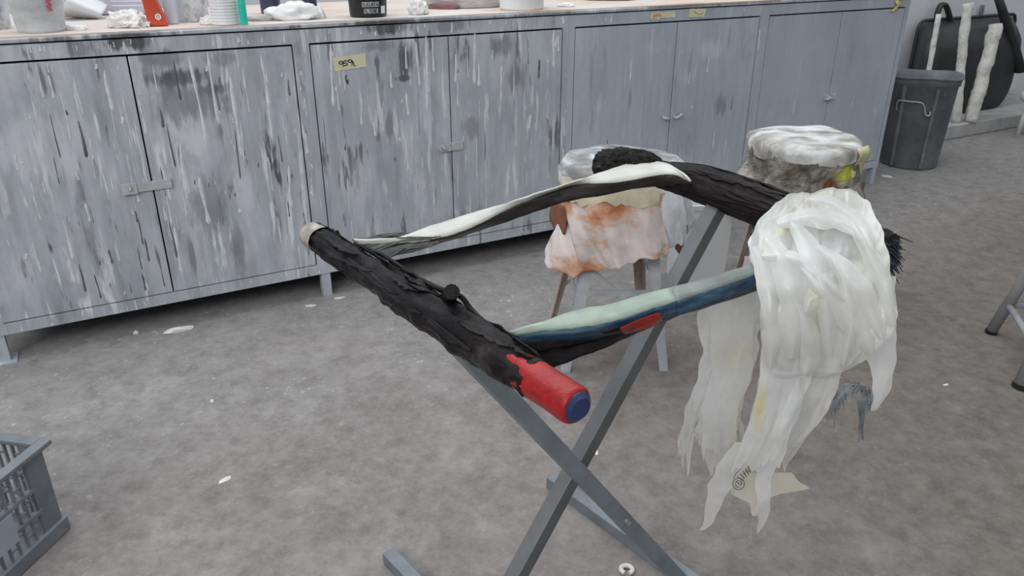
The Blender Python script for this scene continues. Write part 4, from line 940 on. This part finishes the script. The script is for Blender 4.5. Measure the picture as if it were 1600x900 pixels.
tag(film('film_layer', main, tilt, 150, 210, .036, 2, M['film'], fold=4.2), 'milky main film hump')
mid = [(470, 1195, 1330, 1.03), (540, 1190, 1325, 1.02), (600, 1184, 1312, 1.01), (650, 1172, 1290, 1.005), (690, 1152, 1262, 1.0), (715, 1128, 1240, 1.0)]
tag(film('film_layer', mid, tilt, 90, 110, .035, 5, M['film2'], bottom=lambda q: 26 * ridge((q * 3.1, 0, 0), 1, 3, 2), jag=34, fold=4), 'thin torn film tail')
mid2 = [(440, 1190, 1300, 1.015), (520, 1192, 1290, 1.0), (600, 1186, 1262, .985), (660, 1172, 1240, .98), (710, 1150, 1226, .98), (735, 1140, 1215, .98)]
tag(film('film_layer', mid2, tilt, 80, 110, .030, 9, M['film4'], jag=10, fold=3), 'milky torn film tail')
tailL = [(690, 1146, 1190, .985), (725, 1118, 1172, .98), (760, 1106, 1146, .98), (795, 1103, 1128, .98), (818, 1102, 1117, .98), (830, 1094, 1100, .98)]
tag(film('film_strand', tailL, tilt, 16, 40, .014, 3, M['film4'], fold=2), 'pointed film strand')
tailR = [(680, 1184, 1228, .975), (720, 1184, 1214, .975), (760, 1184, 1208, .975), (795, 1184, 1205, .975), (818, 1184, 1198, .975), (836, 1183, 1186, .975)]
tag(film('film_strand', tailR, tilt, 16, 40, .014, 6, M['film4'], fold=2), 'pointed film strand')
left = [(398, 1162, 1200, 1.07), (425, 1158, 1200, 1.06), (468, 1110, 1195, 1.075), (486, 1086, 1192, 1.08), (505, 1088, 1190, 1.08), (545, 1097, 1186, 1.08), (590, 1090, 1172, 1.08), (640, 1072, 1152, 1.08), (680, 1060, 1156, 1.08), (704, 1060, 1166, 1.08)]
tag(film('film_layer', left, None, 90, 120, .030, 11, M['film2'], bottom=lambda q: 14 * math.sin(q * 4), jag=48, fold=4), 'thin torn film hanging on the left')
left2 = [(470, 1100, 1180, 1.05), (520, 1110, 1180, 1.05), (580, 1112, 1176, 1.05), (640, 1096, 1150, 1.05), (700, 1100, 1150, 1.05), (735, 1104, 1140, 1.05)]
tag(film('film_layer', left2, None, 50, 80, .024, 13, M['film2'], jag=16, fold=3), 'thin inner film strip')
right = [(430, 1345, 1397, 1.02), (480, 1350, 1401, 1.01), (530, 1346, 1402, 1.0), (565, 1354, 1400, 1.0), (600, 1361, 1392, 1.0), (630, 1361, 1378, 1.0), (644, 1360, 1366, 1.0)]
tag(film('film_strand', right, None, 36, 90, .016, 15, M['film'], fold=2.2), 'glossy film strand at the right')
cream = [(738, 1168, 1238, 1.03), (752, 1150, 1250, 1.03), (764, 1140, 1266, 1.03), (771, 1140, 1222, 1.03), (785, 1172, 1186, 1.03), (806, 1176, 1182, 1.03)]
tag(film('film_strand', cream, None, 30, 24, .01, 17, M['film3'], fold=2), 'cream torn film corner')
# long pinched folds of loose film lying over the hump
M['fold'] = film_mat('pinched_film', (.90, .92, .92), (.85, .85, .82), .62, 5)
front = [r_ for r_ in main[4:]]
def fold_strip(pts, w, lift, k):
    P2 = spline([Vector((x, y, 0)) for x, y in pts], 9); n = len(P2); rows = []
    for i, p in enumerate(P2):
        t = i / (n - 1); tg = (P2[min(i + 1, n - 1)] - P2[max(i - 1, 0)]).normalized(); sd = Vector((-tg.y, tg.x, 0))
        ww = w * math.sin(math.pi * (.06 + .88 * t)) ** .7 * (1 + .35 * nz((t * 6, k, 0), 1, 3))
        row = []
        for j in range(7):
            q = j / 6 * 2 - 1; pp = p + sd * ww * q; Y0 = interp([r_[0] for r_ in front], [r_[3] for r_ in front], pp.y) + tilt(pp.x)
            row.append(at(pp.x, pp.y, Y0 - lift * (1 - abs(q)) ** .8 - .014 + .006 * nz((t * 5, q, k), 1, 6)))
        rows.append(row)
    return MB().grid(rows).build('film_fold', M['fold'], PS, smooth=True)
for k, (pts, w) in enumerate((([(1196, 372), (1222, 410), (1240, 470), (1236, 560)], 17), ([(1236, 345), (1270, 400), (1290, 470), (1296, 560)], 13), ([(1275, 385), (1318, 420), (1352, 465), (1378, 530)], 12), ([(1252, 420), (1300, 470), (1345, 515), (1362, 555)], 14),
        ([(1178, 385), (1200, 440), (1206, 510), (1204, 575)], 13), ([(1215, 350), (1262, 340), (1310, 345), (1352, 372)], 12), ([(1330, 345), (1360, 400), (1384, 450), (1394, 510)], 11), ([(1222, 440), (1254, 500), (1266, 550), (1258, 588)], 12), ([(1300, 400), (1322, 450), (1330, 510), (1318, 572)], 10),
        ([(1190, 400), (1232, 402), (1275, 424), (1320, 470)], 10), ([(1262, 312), (1300, 320), (1342, 350), (1366, 392)], 9))):
    fold_strip(pts, w * 1.35, .012, k)
for k, (pts, w) in enumerate((([(1250, 590), (1238, 640), (1212, 690), (1196, 760)], 15),)):
    fold_strip(pts, w, .010, 20 + k)
# printed recycling mark
g = MB(); o = at(1154, 756, .945); X = Vector((1, 0, 0)); Zv = CU
def pm(x, y): return at(x, y, .952)
g.tube([pm(1154 + 9 * math.cos(a), 756 + 9 * math.sin(a)) for a in [k * math.pi / 10 for k in range(21)]], .0009, 5, cap=False)
g.tube([pm(1154 + 5 * math.cos(a), 756 + 5 * math.sin(a)) for a in [k * math.pi / 10 for k in range(4, 22)]], .0008, 5)
g.tube([pm(1150, 752), pm(1158, 758)], .0008, 4)
for k in range(5): g.tube([pm(1152 + k * 4.2, 744 - k * 4.0 + 0), pm(1160 + k * 3.2, 749 + 2 - k * 3.2)], .0009, 4)
g.tube([pm(1146, 748), pm(1150, 740), pm(1158, 732)], .0008, 4)
tag(g.build('printed_mark', simple('grey_print', (.16, .16, .16), .6), PS), 'grey printed circle and stripes')
# grey feathery hook tangled in the right strand
g = MB(); r = random.Random(77); spine = [(1358, 640), (1356, 620), (1348, 607), (1334, 602), (1318, 610), (1303, 634)]
sp = spline([at(x, y, 1.005) for x, y in spine], 6)
for k in range(110):
    i = r.randrange(len(sp) - 1); p = sp[i]; q = p + (sp[i + 1] - p).normalized() * r.uniform(.008, .03) + Vector((r.uniform(-.004, .014), r.uniform(-.01, .01), -r.uniform(.002, .022)))
    g.tube([p, p.lerp(q, .5) + Vector((0, 0, .004)), q], [.0016, .0013, .0005], 4, cap=False)
for k in range(16):
    p = at(1346 + r.uniform(-8, 8), 625, 1.005); q = at(1345 + r.uniform(-4, 4), 660 + r.uniform(0, 30), 1.005); g.tube([p, q], [.002, .0006], 4)
g.tube(sp, .003, 6)
tag(g.build('feather_tuft', simple('slate_feather', (.20, .225, .25), .7, .4, 40), PS), 'slate grey feathery tuft', kind='stuff')

# ------------------------------------------------------------------ crate in the near left corner
M['crate'] = simple('grey_blue_crate_plastic', (.18, .20, .225), .5, .22, 12)
k0 = fl(103, 828); k0.z = 0; k1 = fl(28, 900); k1.z = 0
gx_ = (k1 - k0).normalized(); gy_ = Vector((gx_.y, -gx_.x, 0))
if gy_.x > 0: gy_ = -gy_
root = thing('crate', 'grey-blue plastic lattice crate in the near left corner', 'crate', k0)
LX, LY, HC = .40, .30, .235
P = lambda a, b, z: k0 + gx_ * a + gy_ * b + Vector((0, 0, z))
g = MB(); g.box(P(LX / 2, LY / 2, .008), gx_ * LX / 2, gy_ * LY / 2, (0, 0, .008))
for a0, a1, b0, b1 in ((-.008, LX + .008, -.008, .006), (-.008, LX + .008, LY - .006, LY + .008), (-.008, .006, .006, LY - .006), (LX - .006, LX + .008, .006, LY - .006)): g.box(P((a0 + a1) / 2, (b0 + b1) / 2, .018), gx_ * ((a1 - a0) / 2), gy_ * ((b1 - b0) / 2), (0, 0, .018))
g.build('base', M['crate'], root, bevel=.003)
g = MB()
for a0, a1, b0, b1 in ((-.016, LX + .016, -.016, .010), (-.016, LX + .016, LY - .010, LY + .016), (-.016, .010, .010, LY - .010), (LX - .010, LX + .016, .010, LY - .010)): g.box(P((a0 + a1) / 2, (b0 + b1) / 2, HC - .006), gx_ * ((a1 - a0) / 2), gy_ * ((b1 - b0) / 2), (0, 0, .006))
g.build('rim', M['crate'], root, bevel=.003)
for (ca, cb, sa, sb) in ((0, 0, 1, 1), (LX, 0, -1, 1), (LX, LY, -1, -1), (0, LY, 1, -1)):
    g = MB(); g.box(P(ca + sa * .026, cb + sb * .003, .127), gx_ * .026, gy_ * .003, (0, 0, .10)); g.box(P(ca + sa * .003, cb + sb * .030, .127), gx_ * .003, gy_ * .024, (0, 0, .10)); g.build('corner_post', M['crate'], root)
for side in range(4):
    def Q(t, z, o):
        if side == 0: return P(.05 + t * (LX - .1), 0.003 + o, z), gx_ * (LX - .1), gy_
        if side == 1: return P(.05 + t * (LX - .1), LY - .003 - o, z), gx_ * (LX - .1), gy_
        if side == 2: return P(.003 + o, .05 + t * (LY - .1), z), gy_ * (LY - .1), gx_
        return P(LX - .003 - o, .05 + t * (LY - .1), z), gy_ * (LY - .1), gx_
    tiers = [.036, .092, .148, .223]
    for z in tiers[1:3]:
        p, ax, nn_ = Q(.5, z, -.002); MB().box(p, ax * .53, nn_ * .006, (0, 0, .004)).build('rail', M['crate'], root)
    for ti in range(3):
        g = MB(); ns = 14 if side < 2 else 10; za, zb = tiers[ti], tiers[ti + 1]
        for k in range(ns + 1):
            p, ax, nn_ = Q(k / ns, (za + zb) / 2, 0); g.box(p, ax.normalized() * .0022, nn_ * .003, (0, 0, (zb - za) / 2))
            if k < ns:
                p, ax, nn_ = Q((k + .5) / ns, lerp(za, zb, .5 + .16 * (-1) ** k), 0); g.box(p, ax / ns / 2, nn_ * .002, (0, 0, .0016))
        g.build('lattice', M['crate'], root)
g = MB(); g.box(P(.165, -.006, .11), gx_ * .05, gy_ * .002, (0, 0, .034)); tag(g.build('name_plate', simple('pale_blue_plate', (.36, .39, .45), .5, .1), root), 'blank pale plate')

# ------------------------------------------------------------------ scraps on the floor
M['chip'] = simple('white_chip', (.66, .66, .65), .7, .1)
def chip(label, x, y, a, b, hgt, yaw, seed, mat=None, name='paint_chip', cat='chip'):
    p = fl(x, y); p.z = .0; crumple(name, label, cat, p, a, b, hgt, mat or M['chip'], seed, .4, 1.4, yaw=yaw, lvl=2, group='scraps on the floor')
chip('white paper scrap twisted on the floor below the left cabinet', 280, 517, .045, .012, .012, .5, 3, M['paper'], 'paper_scrap', 'paper')
chip('tiny pale pebble alone on the open floor left of the trestle', 332, 628, .006, .006, .006, 0, 5)
chip('flat white flake on the floor beside the trestle crossing', 931, 706, .006, .014, .004, .2, 7)
chip('small white crumb beside the foot of the dustbin', 1385, 277, .03, .012, .01, -.6, 9)
chip('long pale smear of dried filler on the open floor', 352, 750, .018, .008, .003, .9, 11)
chip('white flake on the floor left of the second cabinet foot', 485, 478, .02, .008, .003, .2, 13)
chip('small white flake at the second cabinet foot', 531, 466, .02, .007, .004, .2, 15)
chip('tiny grey-white nugget near the left cabinet shadow', 213, 521, .009, .007, .008, 0, 17)
chip('white crumb on the open floor between plastic sheet and tube-legged stool', 1478, 602, .009, .005, .004, .3, 19)
p = fl(979, 893); p.z = .006; root = thing('ring_clip', 'small white ring-shaped clip on the floor at the bottom picture edge', 'clip', p)
MB().tube([p + Vector((.012 * math.cos(a), .011 * math.sin(a), 0)) for a in [-1.2 + k * 5.4 / 14 for k in range(15)]], .0048, 7).build('ring', M['chip'], root)
